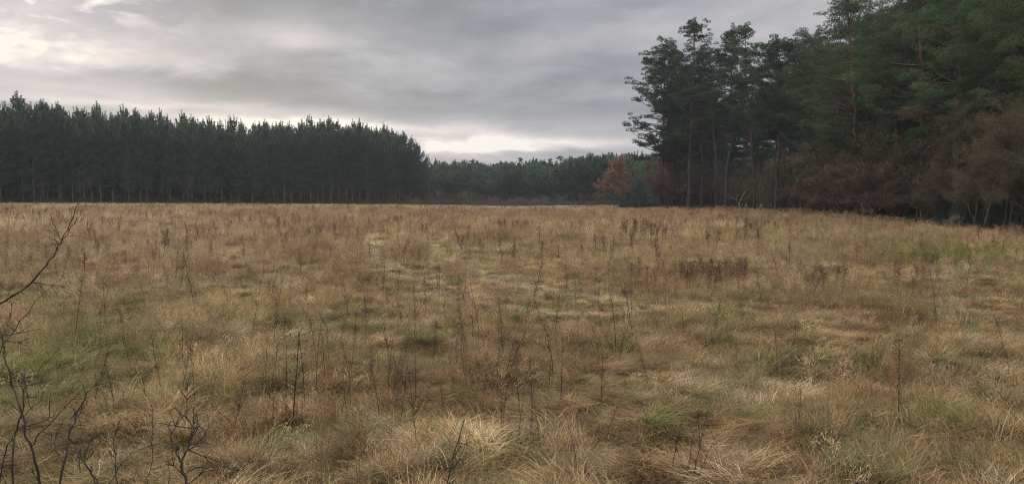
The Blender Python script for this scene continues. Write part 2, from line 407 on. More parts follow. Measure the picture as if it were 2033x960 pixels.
def scatter(name, label, cat, c, P, rot, scl, idx, col, group=None):
    me = bpy.data.meshes.new(name); n = len(P)
    me.vertices.add(n); me.vertices.foreach_set('co', P.astype(np.float32).ravel())
    def att(nm, ty, arr, key):
        a = me.attributes.new(nm, ty, 'POINT'); a.data.foreach_set(key, arr.ravel())
    att('rot', 'FLOAT_VECTOR', rot.astype(np.float32), 'vector')
    att('scl', 'FLOAT_VECTOR', scl.astype(np.float32), 'vector')
    att('idx', 'INT', idx.astype(np.int32), 'value')
    att('col', 'FLOAT_COLOR', np.concatenate([col, np.ones((n, 1))], 1).astype(np.float32), 'color')
    for m_ in list(c.objects)[0].data.materials: me.materials.append(m_)
    ng = bpy.data.node_groups.new(name, 'GeometryNodeTree')
    ng.interface.new_socket('Geometry', in_out='INPUT', socket_type='NodeSocketGeometry')
    ng.interface.new_socket('Geometry', in_out='OUTPUT', socket_type='NodeSocketGeometry')
    N = ng.nodes; L = ng.links
    gi = N.new('NodeGroupInput'); go = N.new('NodeGroupOutput')
    ci = N.new('GeometryNodeCollectionInfo'); ci.inputs['Collection'].default_value = c
    ci.inputs['Separate Children'].default_value = True; ci.inputs['Reset Children'].default_value = True
    ip = N.new('GeometryNodeInstanceOnPoints'); ip.inputs['Pick Instance'].default_value = True
    def na(nm, ty):
        a = N.new('GeometryNodeInputNamedAttribute'); a.data_type = ty; a.inputs['Name'].default_value = nm; return a.outputs['Attribute']
    e2r = N.new('FunctionNodeEulerToRotation')
    L.new(na('rot', 'FLOAT_VECTOR'), e2r.inputs[0]); L.new(e2r.outputs[0], ip.inputs['Rotation'])
    L.new(na('scl', 'FLOAT_VECTOR'), ip.inputs['Scale']); L.new(na('idx', 'INT'), ip.inputs['Instance Index'])
    L.new(gi.outputs[0], ip.inputs['Points']); L.new(ci.outputs[0], ip.inputs['Instance'])
    L.new(ip.outputs[0], go.inputs[0])
    o = link(name, me); md = o.modifiers.new('scatter', 'NODES'); md.node_group = ng
    tag(o, label, cat, group, 'stuff')
    return o

def build_clumps():
    rng = np.random.default_rng(4)
    near, green, seed, far = [], [], [], []
    for i in range(5):      # flattened mat of long blades combed one way
        g = Geo(); blades(g, rng, 80, 0.19, 0.18, 0.46, (0.6, 1.2), (1.3, 2.0), 0.0050, 5, 0.0, 0.55, tvar=.3)
        near.append(g.mesh('mat', M_GRASS))
    for i in range(4):      # tussock whose long blades arch over to one side
        g = Geo(); blades(g, rng, 95, 0.12, 0.20, 0.50, (0.2, 0.9), (1.3, 2.8), 0.0050, 6, 0.0, 1.1, tvar=.3)
        near.append(g.mesh('tuft', M_GRASS))
    for i in range(4):
        g = Geo(); blades(g, rng, 80, 0.19, 0.14, 0.40, (0.5, 1.3), (1.1, 2.2), 0.0046, 4, tvar=.32)
        near.append(g.mesh('thatch', M_GRASS))
    for i in range(3):      # fine upright dry stems
        g = Geo(); blades(g, rng, 46, 0.16, 0.16, 0.40, (0.0, 0.45), (0.1, 1.3), 0.0042, 3, tvar=.3)
        panicles(g, rng, 4, 0.15, 0.35, 0.6)
        near.append(g.mesh('stems', M_GRASS))
    for i in range(4):
        g = Geo(); blades(g, rng, 60, 0.15, 0.14, 0.36, (0.2, 1.0), (1.1, 2.4), 0.0060, 5, 0.0, 1.4, tvar=.3)
        green.append(g.mesh('green', M_GRASS))
    for i in range(4):
        g = Geo(); panicles(g, rng, 16, 0.25, 0.35, 0.62, 0.0026, 16, 0.3, 0.07)
        seed.append(g.mesh('seed', M_GRASS))
    for i in range(5):      # for the distance: broader patch with wider blades
        g = Geo(); blades(g, rng, 110, 0.42, 0.14, 0.34, (0.0, 0.9), (0.5, 2.0), 0.012, 2, tvar=.32)
        blades(g, rng, 22, 0.42, 0.35, 0.55, (0.0, 0.3), (0.1, 0.6), 0.009, 2, tmean=0.65)
        far.append(g.mesh('far', M_GRASS))
    return near, green, seed, far

def wedge(rng, r0, r1, dens, a0=-43, a1=43):
    area = (r1 * r1 - r0 * r0) * math.pi * (a1 - a0) / 360
    n = int(area * dens)
    r = np.sqrt(rng.uniform(r0 * r0, r1 * r1, n)); a = np.radians(rng.uniform(a0, a1, n))
    return r * np.sin(a), r * np.cos(a)

def P2W(px, py): d = EYE * F / (py - HY); return (px - CX) / F * d, d
TRACKS = [[P2W(725, 470), P2W(738, 492), P2W(752, 520), P2W(800, 552), P2W(870, 592), P2W(980, 612), P2W(1150, 640)],
          [P2W(850, 470), P2W(862, 492), P2W(890, 515), P2W(960, 552), P2W(1060, 582), P2W(1190, 606), P2W(1330, 622)]]
def track(x, y):
    best = np.full(np.shape(x), 9.0)
    for T in TRACKS:
        for (x0, y0), (x1, y1) in zip(T[:-1], T[1:]):
            dx, dy = x1 - x0, y1 - y0
            u = np.clip(((x - x0) * dx + (y - y0) * dy) / (dx * dx + dy * dy), 0, 1)
            best = np.minimum(best, np.hypot(x - x0 - u * dx, y - y0 - u * dy))
    return 1 - sstep(0.28, 0.62, best + (fbm(x, y, 1.0, 31, 2) - 0.5) * 0.25)
def patch(x, y, L):
    v = np.zeros(np.shape(x))
    for (px, py, wx, dy, a) in L:
        cx, cy = P2W(px, py); sx = wx / F * cy; sy = abs(P2W(px, py - dy)[1] - P2W(px, py + dy)[1]) / 2
        v = np.maximum(v, a * np.exp(-((x - cx) / sx) ** 2 - ((y - cy) / sy) ** 2))
    return v
GREENS = [(70, 740, 190, 90, 1.0), (690, 868, 110, 26, 1.1), (200, 850, 150, 40, .6), (1460, 645, 70, 14, .9), (1150, 608, 120, 8, .8),
          (810, 502, 70, 6, .8), (1740, 745, 60, 14, .8), (1930, 850, 70, 25, .7), (1870, 514, 170, 18, 1.8), (1690, 482, 160, 10, 1.3),
          (1330, 530, 60, 8, .5), (350, 600, 150, 26, .45), (900, 760, 70, 16, .5), (1900, 940, 90, 20, .7), (560, 700, 80, 20, .4),
          (1220, 700, 60, 14, .5), (1560, 690, 80, 14, .5), (960, 905, 70, 16, .5)]
PALES = [(60, 436, 420, 16, 1.1), (450, 470, 330, 30, .7), (60, 500, 160, 36, .6), (420, 680, 110, 30, .4), (1570, 522, 80, 15, 1.7), (1950, 545, 90, 8, .7), (1300, 455, 240, 5, .6), (330, 560, 260, 32, .5)]
COARSE = [(700, 875, 170, 45, 1.3), (470, 920, 120, 40, 1.2), (930, 800, 120, 25, .7), (1690, 830, 160, 45, .9), (1930, 870, 110, 50, 1.0), (1500, 700, 90, 20, .8), (180, 900, 160, 50, .8), (450, 640, 60, 12, .9), (540, 668, 60, 12, .9), (1250, 900, 200, 50, .6), (1740, 750, 60, 15, .9)]
def grass_color(x, y, rng):
    n = len(x)
    n1 = fbm(x, y, 3.2, 101, 4); n2 = fbm(x, y, 1.3, 202, 3); n5 = vnoise(x, y, .38, 505) * .6 + vnoise(x, y, 1.1, 506) * .4; n3 = fbm(x, y, 25, 303, 3); n4 = fbm(x, y, 3.0, 404, 3)
    straw = np.array([0.415, 0.305, 0.160]); beige = np.array([0.47, 0.378, 0.262]); brown = np.array([0.228, 0.138, 0.076])
    gold = np.array([0.38, 0.26, 0.125]); olive = np.array([0.205, 0.178, 0.080]); green = np.array([0.135, 0.18, 0.05])
    t = x / np.maximum(y, 1)
    wl = sstep(0.0, -0.5, t) * sstep(12, 35, y)
    c = straw[None] + (beige - straw)[None] * np.clip(0.1 + 0.75 * wl + (n3 - .5), 0, 1)[:, None]
    k = np.clip(sstep(0.48, 0.66, n1) * 0.6, 0, 1)[:, None]; c = c * (1 - k) + brown * k
    k = (sstep(0.45, 0.7, n4) * (0.25 + 0.5 * sstep(-0.1, 0.4, t)))[:, None]; c = c * (1 - k) + gold * k
    p = np.clip(patch(x, y, PALES), 0, 1)[:, None] * 0.8; pale = np.array([0.50, 0.40, 0.27]); c = c * (1 - p) + pale * p
    k = (sstep(0.50, 0.68, n2) * 0.6)[:, None]; c = c * (1 - k) + olive * k
    gm = patch(x, y, GREENS) * (0.55 + 0.9 * (n2 - 0.2))
    tr = track(x, y)
    gg = np.clip(gm * .8, 0, 1)[:, None] * (rng.uniform(0, 1, n) < 0.75)[:, None]
    c = c * (1 - gg) + green * gg
    c = c * (1 - tr[:, None] * .85) + np.array([0.48, 0.405, 0.23]) * tr[:, None] * .85
    bd = (fbm(x, y, 11, 611, 3) - .5) * sstep(18, 50, y); kb = sstep(.04, .16, bd)[:, None] * .6; c = c * (1 - kb) + pale * kb; kb = sstep(.05, .18, -bd)[:, None] * .5; c = c * (1 - kb) + np.array([.24, .165, .095]) * kb
    vg = verge(x, y)[:, None] * 0.85
    c = c * (1 - vg) + np.array([0.30, 0.27, 0.10]) * vg
    # single clumps differ a lot
    u = (rng.uniform(0, 1, n) * .65 + n5 * .35)[:, None]
    c = np.where(u < 0.24, brown * .95, np.where(u > 0.80, beige * 1.08, np.where((u > .48) & (u < .535), np.array([.17, .185, .07]), c)))
    return c * rng.uniform(0.5, 1.42, (n, 1)) * (.72 + .5 * n5[:, None]) * (.98 + .10 * sstep(10, 40, y))[:, None], gm, tr
def keep_field(x, y):
    return (in_left(x, y) < 0.5) & (in_right(x, y) < 1.0) & (y < 182)

def build_grass():
    rng = np.random.default_rng(11)
    near, green, seed, far = build_clumps()
    c_near = coll('near', near); c_green = coll('green', green); c_seed = coll('seed', seed); c_far = coll('far', far)
    def place(x, y, nvar, lo, hi, coherent, hs=1.0):
        n = len(x); z = ground_z(x, y)
        dirn = fbm(x, y, 3.5, 55, 1) * 6.28 * 2 + fbm(x, y, 0.8, 56, 1) * 2.6
        rz = np.where(rng.uniform(0, 1, n) < coherent, dirn + rng.normal(0, 0.3, n), rng.uniform(0, 6.28, n))
        rot = np.stack([rng.normal(0, .12, n), rng.normal(0, .12, n), rz], -1)
        s = rng.uniform(lo, hi, n); low = 1 - 0.68 * track(x, y) - 0.55 * verge(x, y)
        h = s * low * hs * (1 - .35 * sstep(40, 120, np.hypot(x, y))) * (0.55 + 0.9 * fbm(x, y, 1.5, 88, 2))
        return np.stack([x, y, z], -1), rot, np.stack([s, s, h], -1)
    # near and middle dry grass
    xs, ys = [], []
    for (a, b, d) in ((2.6, 9, 125), (9, 16, 84), (16, 28, 38), (28, 45, 14)):
        x, y = wedge(rng, a, b, d); xs.append(x); ys.append(y)
    x = np.concatenate(xs); y = np.concatenate(ys); k = keep_field(x, y); x, y = x[k], y[k]
    col, gm, tr = grass_color(x, y, rng)
    P, rot, scl = place(x, y, 12, 0.55, 1.0, 0.5)
    scl[:, 2] *= .72
    r = np.hypot(x, y); scl *= (1 + 0.75 * sstep(14, 42, r))[:, None]
    w = fbm(x, y, 4, 64, 3); u = rng.uniform(0, 1, len(x))
    st = (0.04 + 0.40 * sstep(.45, .6, w)) * sstep(6, 13, r) + .03
    u2 = rng.uniform(0, 1, len(x)); wm = sstep(.4, .6, fbm(x, y, 1.6, 65, 2))
    mat = np.where(u2 < wm, rng.integers(0, 5, len(x)), np.where(u2 < wm + .35, rng.integers(5, 9, len(x)), rng.integers(9, 13, len(x))))
    idx = np.where(u > 1 - st, rng.integers(13, 16, len(x)), mat)
    scatter('dry_grass', 'long dry straw coloured grass, matted and bent over, filling the near meadow', 'grass', c_near, P, rot, scl, idx, col)
    # coarse tussocks of long broad blades, arched over in swirls
    g_ = np.random.default_rng(8); cm = []
    for i in range(4):
        g = Geo(); blades(g, g_, 120, 0.16, 0.40, 0.80, (0.15, 0.8), (1.4, 2.5), 0.0085, 7, 0.0, 0.75, tvar=.3); cm.append(g.mesh('coarse', M_GRASS))
    x, y = wedge(rng, 3.2, 26, 3.2); dens = patch(x, y, COARSE) * .8 + .30 * sstep(.55, .68, fbm(x, y, 1.2, 313, 2))
    k = rng.uniform(0, 1, len(x)) < dens; x, y = x[k], y[k]
    P, rot, scl = place(x, y, 4, .5, .85, .75); n = len(x)
    pal = np.array([[.33, .23, .11], [.33, .26, .15], [.20, .23, .07], [.28, .17, .08], [.24, .26, .10]])
    scatter('coarse_grass', 'swirls of long broad half green, half straw blades arched over in tussocks', 'grass', coll('coarse', cm), P, rot, scl, rng.integers(0, 4, n), pal[rng.integers(0, 5, n)] * rng.uniform(.6, 1.1, (n, 1)))
    # far grass
    xs, ys = [], []
    for (a, b, d) in ((36, 60, 4.5), (60, 105, 2.6), (105, 215, 1.3)):
        x, y = wedge(rng, a, b, d); xs.append(x); ys.append(y)
    x = np.concatenate(xs); y = np.concatenate(ys); k = keep_field(x, y); x, y = x[k], y[k]
    col, gm, tr = grass_color(x, y, rng)
    P, rot, scl = place(x, y, 5, 0.9, 1.4, 0.0, 0.8)
    scl[:, :2] *= (1 + 0.6 * sstep(80, 160, np.hypot(x, y)))[:, None]
    scatter('distant_grass', 'pale dry meadow grass in the far part of the field below the woods', 'grass', c_far, P, rot, scl, rng.integers(0, 5, len(x)), col * 1.05)
    # green grass
    x, y = wedge(rng, 2.6, 60, 9); z = np.hypot(x, y)
    k = rng.uniform(0, 1, len(x)) < np.where(z < 20, 1, 0.5); x, y = x[k], y[k]
    gm = patch(x, y, GREENS) * .8 + 0.25 * sstep(0.56, 0.70, fbm(x, y, 1.8, 909, 3)) + 0.05
    k = (rng.uniform(0, 1, len(x)) < gm) & keep_field(x, y); x, y = x[k], y[k]
    P, rot, scl = place(x, y, 4, 0.8, 1.4, 0.7)
    n = len(x); g1 = np.array([0.145, 0.18, 0.045]); g2 = np.array([0.27, 0.255, 0.11]); u = rng.uniform(0, 1, (n, 1))
    scatter('green_grass', 'fresh green grass tufts growing through the dead grass in patches', 'grass', c_green, P, rot, scl, rng.integers(0, 4, n), (g1 * (1 - u) + g2 * u) * rng.uniform(.8, 1.2, (n, 1)))
    # seed heads
    xs, ys = [], []
    for (a, b, d) in ((5, 14, .8), (14, 45, 1.5), (45, 90, .6)):
        x, y = wedge(rng, a, b, d); xs.append(x); ys.append(y)
    x = np.concatenate(xs); y = np.concatenate(ys)
    k = (rng.uniform(0, 1, len(x)) < sstep(.35, .6, fbm(x, y, 6, 717, 3)) + .3) & keep_field(x, y) & (track(x, y) < .3); x, y = x[k], y[k]
    P, rot, scl = place(x, y, 4, 0.8, 1.3, 0.0); n = len(x)
    scl *= (1 + 0.5 * sstep(20, 70, np.hypot(x, y)))[:, None]
    cc = np.where(rng.uniform(0, 1, (n, 1)) < .5, np.array([[.36, .26, .16]]), np.array([[.22, .14, .08]])) * rng.uniform(.8, 1.3, (n, 1))
    scatter('seed_grass', 'airy brownish grass seed heads standing above the matted grass', 'grass', c_seed, P, rot, scl, rng.integers(0, 4, n), cc)
build_grass()

# ------------------------------------------------------------------ trees
def trunk_path(rng, H, lean, laz, wig, n=12):
    t = np.linspace(0, 1, n)
    off = np.cumsum(rng.normal(0, wig, (n, 2)), 0); off -= off[0]
    x = lean * H * t ** 1.4 * math.cos(laz) + off[:, 0]; y = lean * H * t ** 1.4 * math.sin(laz) + off[:, 1]
    return np.stack([x, y, H * t - 0.1], -1)
def at_h(P, z):
    return np.array([np.interp(z, P[:, 2], P[:, 0]), np.interp(z, P[:, 2], P[:, 1]), z])

def pine(seed, H, cb, Rm, nb, lean=0.0, laz=0.0, wig=0.10, r0=0.24, open_az=None, nl=0.19, nw=0.030, dens=1.0, mat=None, flat=.5):
    """mature Scots pine: bent stem, crooked boughs ending in rounded pads of needles"""
    rng = np.random.default_rng(seed); gt, gc = Geo(), Geo()
    P = trunk_path(rng, H, lean, laz, wig)
    rad = np.interp(P[:, 2] / H, [0, .03, .5, .9, 1], [r0 * 1.25, r0, r0 * .62, r0 * .2, .03])
    tube(gt, P, rad, 9, np.clip(sstep(0.2, 0.55, P[:, 2] / H), 0, 1))
    TP, TD, TT = [], [], []
    def pad(c, r, bt):
        m = int(46 * r * r / .36 * dens) + 12
        d = unit(rng.normal(0, 1, (m, 3))); rr = r * rng.uniform(0.45, 1.0, m)[:, None] ** .6
        p = c + d * rr * np.array([1, 1, flat * rng.uniform(.8, 1.3)])
        p[:, 2] = np.maximum(p[:, 2], c[2] - .25 * r)          # pads are flat below
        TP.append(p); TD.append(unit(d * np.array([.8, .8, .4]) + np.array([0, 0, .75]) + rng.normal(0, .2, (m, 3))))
        TT.append(np.clip(rng.normal(.44 + bt, .10, m) + .16 * d[:, 2], 0, 1))  # lit pad tops put into the tint: needles lighter towards the upper side
    nwh = max(6, nb // 4); zs = np.sort(rng.uniform(0, 1, nwh)) * .5 + np.linspace(0, 1, nwh) * .5
    for b in range(nb):
        v = float(np.clip(zs[b % nwh] + rng.normal(0, .012), 0, 1)); z = H * (cb + (1 - cb) * v * .97)
        prof = min(1.0, ((1 - v) * 1.9 + .06) ** .75) * (0.72 + .28 * min(1, v * 3))
        az = rng.uniform(0, 6.28); L = Rm * prof * rng.uniform(0.45, 1.15)
        if open_az is not None: L *= 1 + 0.22 * math.cos(az - open_az)
        L = max(L, .5); o = at_h(P, z)
        rise = rng.uniform(-.25, .35) + v * .75; curv = rng.uniform(-.05, .35)
        n = 7; t = np.linspace(0, 1, n); aa = az + np.cumsum(rng.normal(0, .20, n))
        dx = np.cos(aa) * L / (n - 1); dy = np.sin(aa) * L / (n - 1)
        B = np.stack([o[0] + np.concatenate([[0], np.cumsum(dx[1:])]), o[1] + np.concatenate([[0], np.cumsum(dy[1:])]),
                      o[2] + L * (rise * t + curv * t * t) + np.concatenate([[0], np.cumsum(rng.normal(0, .08, n - 1))])], -1)
        rb = max(0.02, 0.020 * L) * (1 - .3 * v); tube(gt, B, np.linspace(rb, 0.012, n), 4, 0.7)
        bt = rng.normal(0, .13) + .08 * v
        npad = 1 + int(L * 1.15 + rng.uniform(0, 1.2))
        for k in range(npad):
            w = 1.0 if k == 0 else rng.uniform(.38 if L > 1.6 else .1, 1)
            q = np.array([np.interp(w, t, B[:, i]) for i in range(3)]); a2 = rng.uniform(0, 6.28); l = 0 if k == 0 else rng.uniform(.3, .95)
            c = q + np.array([math.cos(a2) * l, math.sin(a2) * l, rng.uniform(.0, .35)])
            if l: tube(gt, np.stack([q, (q + c) / 2 - np.array([0, 0, .05]), c]), [.018, .012, .006], 3, .5)
            pad(c, rng.uniform(.34, .72) * (1 - .25 * v), bt)
    for k in range(8): pad(P[-1] + rng.normal(0, .30, 3) * np.array([1, 1, .3]) * (1 - k / 9) + np.array([0, 0, -1.1 + .24 * k]), .46 - .042 * k, .05)
    TP = np.concatenate(TP); TD = np.concatenate(TD); TT = np.concatenate(TT)
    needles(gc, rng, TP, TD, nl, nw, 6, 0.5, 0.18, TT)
    for b in range(16):     # dead snags below the crown
        z = H * rng.uniform(cb * .3, cb * 1.1); o = at_h(P, z); az = rng.uniform(0, 6.28); l = rng.uniform(.5, 2.4)
        e = o + np.array([math.cos(az), math.sin(az), rng.uniform(-.3, .25)]) * l
        tube(gt, np.stack([o, (o + e) / 2 + rng.normal(0, .08, 3), e]), [.032, .02, .008], 3, .1)
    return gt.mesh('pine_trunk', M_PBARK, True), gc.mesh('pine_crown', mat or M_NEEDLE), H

def young_pine(seed, H, cb, Rm, dens=1.0, nl=0.22, nw=0.034, mat=None):
    """plantation pine: straight pole, whorls of rising boughs, candle shoots on top"""
    rng = np.random.default_rng(seed); gt, gc = Geo(), Geo()
    P = trunk_path(rng, H, 0.0, 0, .035)
    tube(gt, P, np.linspace(.13, .015, len(P)), 6, 0.2)
    TP, TD, TT = [], [], []; CP, CD = [], []
    nw_ = int((1 - cb) * H / 0.55)
    for i in range(nw_):
        v = i / max(1, nw_ - 1); z = H * (cb + (1 - cb) * v) - .3
        L0 = Rm * min(1.0, (1 - v) * 2.6 + 0.16) * (0.8 + .2 * min(1, v * 4))
        o = at_h(P, z)
        for b in range(rng.integers(4, 7)):
            az = rng.uniform(0, 6.28); L = L0 * rng.uniform(.6, 1.2)
            el = 0.25 + 0.42 * v + rng.uniform(-.1, .2)
            s = np.linspace(0, 1, 5)
            B = np.stack([o[0] + math.cos(az) * L * s, o[1] + math.sin(az) * L * s, o[2] + L * (el * .5 * s + el * .8 * s ** 2)], -1)
            tube(gt, B, np.linspace(.025, .008, 5), 3, 0.5)
            m = int((9 + L * 16) * dens); w = rng.uniform(.15, 1, m)
            q = np.stack([np.interp(w, s, B[:, k]) for k in range(3)], -1)
            sidev = np.array([-math.sin(az), math.cos(az), 0]); off = rng.normal(0, .26, m) * np.minimum(1, L) * (1.2 - w)
            q = q + sidev * off[:, None]; q[:, 2] += rng.normal(.04, .10, m)
            TP.append(q); TD.append(unit(np.array([math.cos(az) * .5, math.sin(az) * .5, .9]) + rng.normal(0, .25, (m, 3))))
            TT.append(np.clip(rng.normal(.42, .12) + .12 * v + 0 * w, 0, 1))
            if v > .66 and rng.random() < .7:     # candle shoot at the tip
                m = 16; w = np.linspace(0, 1, m)[:, None]; hgt = rng.uniform(.45, 1.15) * H / 15
                CP.append(B[-1] + np.array([math.cos(az) * .06, math.sin(az) * .06, hgt]) * w); CD.append(unit(np.array([0, 0, 1.]) + rng.normal(0, .4, (m, 3))))
    m = 30; w = np.linspace(-.5, 1, m)[:, None]
    CP.append(P[-1] + np.array([0, 0, 1.35 * H / 15]) * w); CD.append(unit(np.array([0, 0, 1.]) + rng.normal(0, .4, (m, 3))))
    CP = np.concatenate(CP); CD = np.concatenate(CD); needles(gc, rng, CP, CD, nl * .62, nw * 1.35, 7, .5, .12, np.full(len(CP), .92))
    TT = np.concatenate([np.broadcast_to(t, (len(p),)) for t, p in zip(TT, TP)])
    needles(gc, rng, np.concatenate(TP), np.concatenate(TD), nl, nw, 6, .5, .2, TT)
    for b in range(14):
        z = H * (.06 + cb * rng.uniform(0, 1)); o = at_h(P, z); az = rng.uniform(0, 6.28); l = rng.uniform(.3, 1.2)
        tube(gt, np.stack([o, o + np.array([math.cos(az), math.sin(az), .1]) * l]), [.016, .006], 3, .6)
    return gt.mesh('young_pine_trunk', M_YBARK, True), gc.mesh('young_pine_crown', mat or M_NEEDLE_Y), H + .7

def broadleaf(seed, H, nst, spread, leafn, lm, tm, lean=0.0, lsz=0.10, r0=0.07, cb=0.15, tw=0.014, depth=3, tnum=9):
    """bare or withered deciduous tree or shrub: stems > limbs > twigs, leaves on twigs"""
    rng = np.random.default_rng(seed); gt, gl = Geo(), Geo(); tips = []
    def grow(o, d, L, r, lev):
        n = 5; P = [o]; dd = d
        for i in range(n):
            dd = unit(dd + rng.normal(0, .13, 3) + np.array([0, 0, .05])); P.append(P[-1] + dd * L / n)
        P = np.array(P)
        tube(gt, P, np.linspace(r, r * .45, n + 1), 5 if lev == 0 else 3, rng.uniform(.2, .9))
        if lev < depth:
            for c in range(rng.integers(5, 8) if lev == 0 else rng.integers(4, 6)):
                t = rng.uniform(cb if lev == 0 else .15, 1.0); k = t * n; i = min(n - 1, int(k)); q = P[i] + (P[i + 1] - P[i]) * (k - i)
                nd = unit(dd + rng.normal(0, .62, 3) + np.array([0, 0, .12])); grow(q, nd, L * rng.uniform(.38, .62) * (1.15 - .4 * t), max(.004, r * .5), lev + 1)
        if lev >= depth - 1:
            m = tnum; t = rng.uniform(.1, 1, m); k = t * n; i = np.minimum(n - 1, k.astype(int))
            q = P[i] + (P[i + 1] - P[i]) * (k - i)[:, None]; d2 = unit(dd[None] + rng.normal(0, .6, (m, 3)))
            needles(gt, rng, q, d2, min(.5, H * .07), tw, 2, .3, .3, np.full(m, .5)); tips.append(q + d2 * min(.25, H * .03))
    for s in range(nst):
        az = rng.uniform(0, 6.28); sp = spread * rng.uniform(.3, 1.1)
        grow(np.array([math.cos(az), math.sin(az), 0]) * .12 * nst ** .5 + np.array([0, 0, -.08]), unit(np.array([math.cos(az) * sp + lean, math.sin(az) * sp, 1])), H * rng.uniform(.62, .85), r0 * rng.uniform(.7, 1.1), 0)
    T = np.concatenate(tips)
    lme = None
    if leafn:
        i = rng.integers(0, len(T), leafn); w = vnoise(T[i, 0] + T[i, 2], T[i, 1] - T[i, 2], H * .12, seed)
        i = i[w > .30]; p = T[i] + rng.normal(0, .10, (len(i), 3))
        needles(gl, rng, p, unit(rng.normal(0, 1, p.shape)), lsz, lsz * .75, 1, .5, .3)
        lme = gl.mesh('leaves', lm)
    me = gt.mesh('branches', tm, True)
    co = np.empty(len(me.vertices) * 3, np.float32); me.vertices.foreach_get('co', co); hh = float(co.reshape(-1, 3)[:, 2].max())
    return me, lme, hh

CNT = {}
def tree(name, label, group, var, x, y, H, rz=None, cat='tree', names=('trunk', 'crown'), wide=1.0, rng=random):
    tm, cm, h0 = var
    s = H / h0
    e = bpy.data.objects.new(name, None); COL.objects.link(e); e.empty_display_size = 0.5
    e.location = (x, y, float(ground_z(x, y)) - .03); e.rotation_euler = (0, 0, rng.uniform(0, 6.28) if rz is None else rz)
    e.scale = (s * wide, s * wide, s)
    tag(e, label, cat, group)
    link(names[0], tm, e)
    if cm is not None: link(names[1], cm, e)
    return e
def H_at(x, y, py):
    return EYE - float(ground_z(x, y)) + (HY - py) / F * y
rnd = random.Random(5)

# -- left plantation
YP = [young_pine(100 + i, 15, cbv, rm, 1.3) for i, (cbv, rm) in enumerate([(.20, 1.7), (.26, 1.5), (.16, 1.9), (.32, 1.6), (.22, 1.45), (.14, 1.9)])]
YL = [young_pine(120 + i, 15, .02, 1.9, 1.0) for i in range(2)]
SKY_X = [-400, -100, 0, 100, 130, 200, 300, 400, 500, 600, 700, 760, 800, 830, 860, 885]
SKY_Y = [196, 200, 207, 204, 217, 222, 228, 238, 250, 248, 246, 258, 266, 285, 312, 345]
def plantation():
    Lt = np.linalg.norm(LB - LA)
    for row in range(5):
        s = -34.0 + row * .6; i = 0
        while s < Lt + .2:
            p = LA + LD * (s + rnd.uniform(-.7, .7)) + LN * (row * 2.5 + rnd.uniform(-.5, .5) + .3)
            px = CX + F * p[0] / p[1]
            s += (1.85 if row == 0 else 2.1 if row < 3 else 2.9)
            if px < -200: continue
            y_t = np.interp(px, SKY_X, SKY_Y) + rnd.uniform(-5, 18) + (4 if row == 0 else 0)
            if rnd.random() < .28: y_t -= rnd.uniform(4, 13)
            H = H_at(p[0], p[1], y_t)
            if row == 0:
                where = ('at the left end of the plantation front' if px < 260 else 'in the middle of the plantation front' if px < 560 else 'in the darker right half of the plantation front' if px < 790 else 'on the sloping right corner of the plantation')
                lab = 'slender young pine ' + where
            else:
                where = ('left' if px < 300 else 'middle' if px < 600 else 'right')
                lab = 'young pine behind the front row of the plantation, %s part, shoots against the sky' % where
            tree('young_pine', lab, 'young pines of the left plantation', (YP[rnd.randrange(6)] if row < 2 else YL[rnd.randrange(2)]), p[0], p[1], H, wide=rnd.uniform(.9, 1.45) * (1 if row < 3 else 1.3))
plantation()
# thin bare saplings in front of the plantation poles
SAP = [broadleaf(300 + i, 5.0, 1, .03, 0, None, M_TWIG if i != 1 else M_YBARK, r0=.055, depth=2, cb=.45, tw=.012, tnum=4) for i in range(3)]
for i in range(64):
    s = -16 + i * 1.62 + rnd.gauss(0, 2.2); p = LA + LD * s - LN * rnd.uniform(-1.2, 1.6); px = CX + F * p[0] / p[1]
    tree('bare_sapling', 'thin bare sapling in front of the plantation, toward its %s' % ('left end' if px < 300 else 'middle' if px < 600 else 'right end'),
         'bare saplings along the plantation edge', SAP[rnd.randrange(3)], p[0], p[1], rnd.uniform(1.8, 6.5), names=('trunk', 'twigs'), wide=.8)

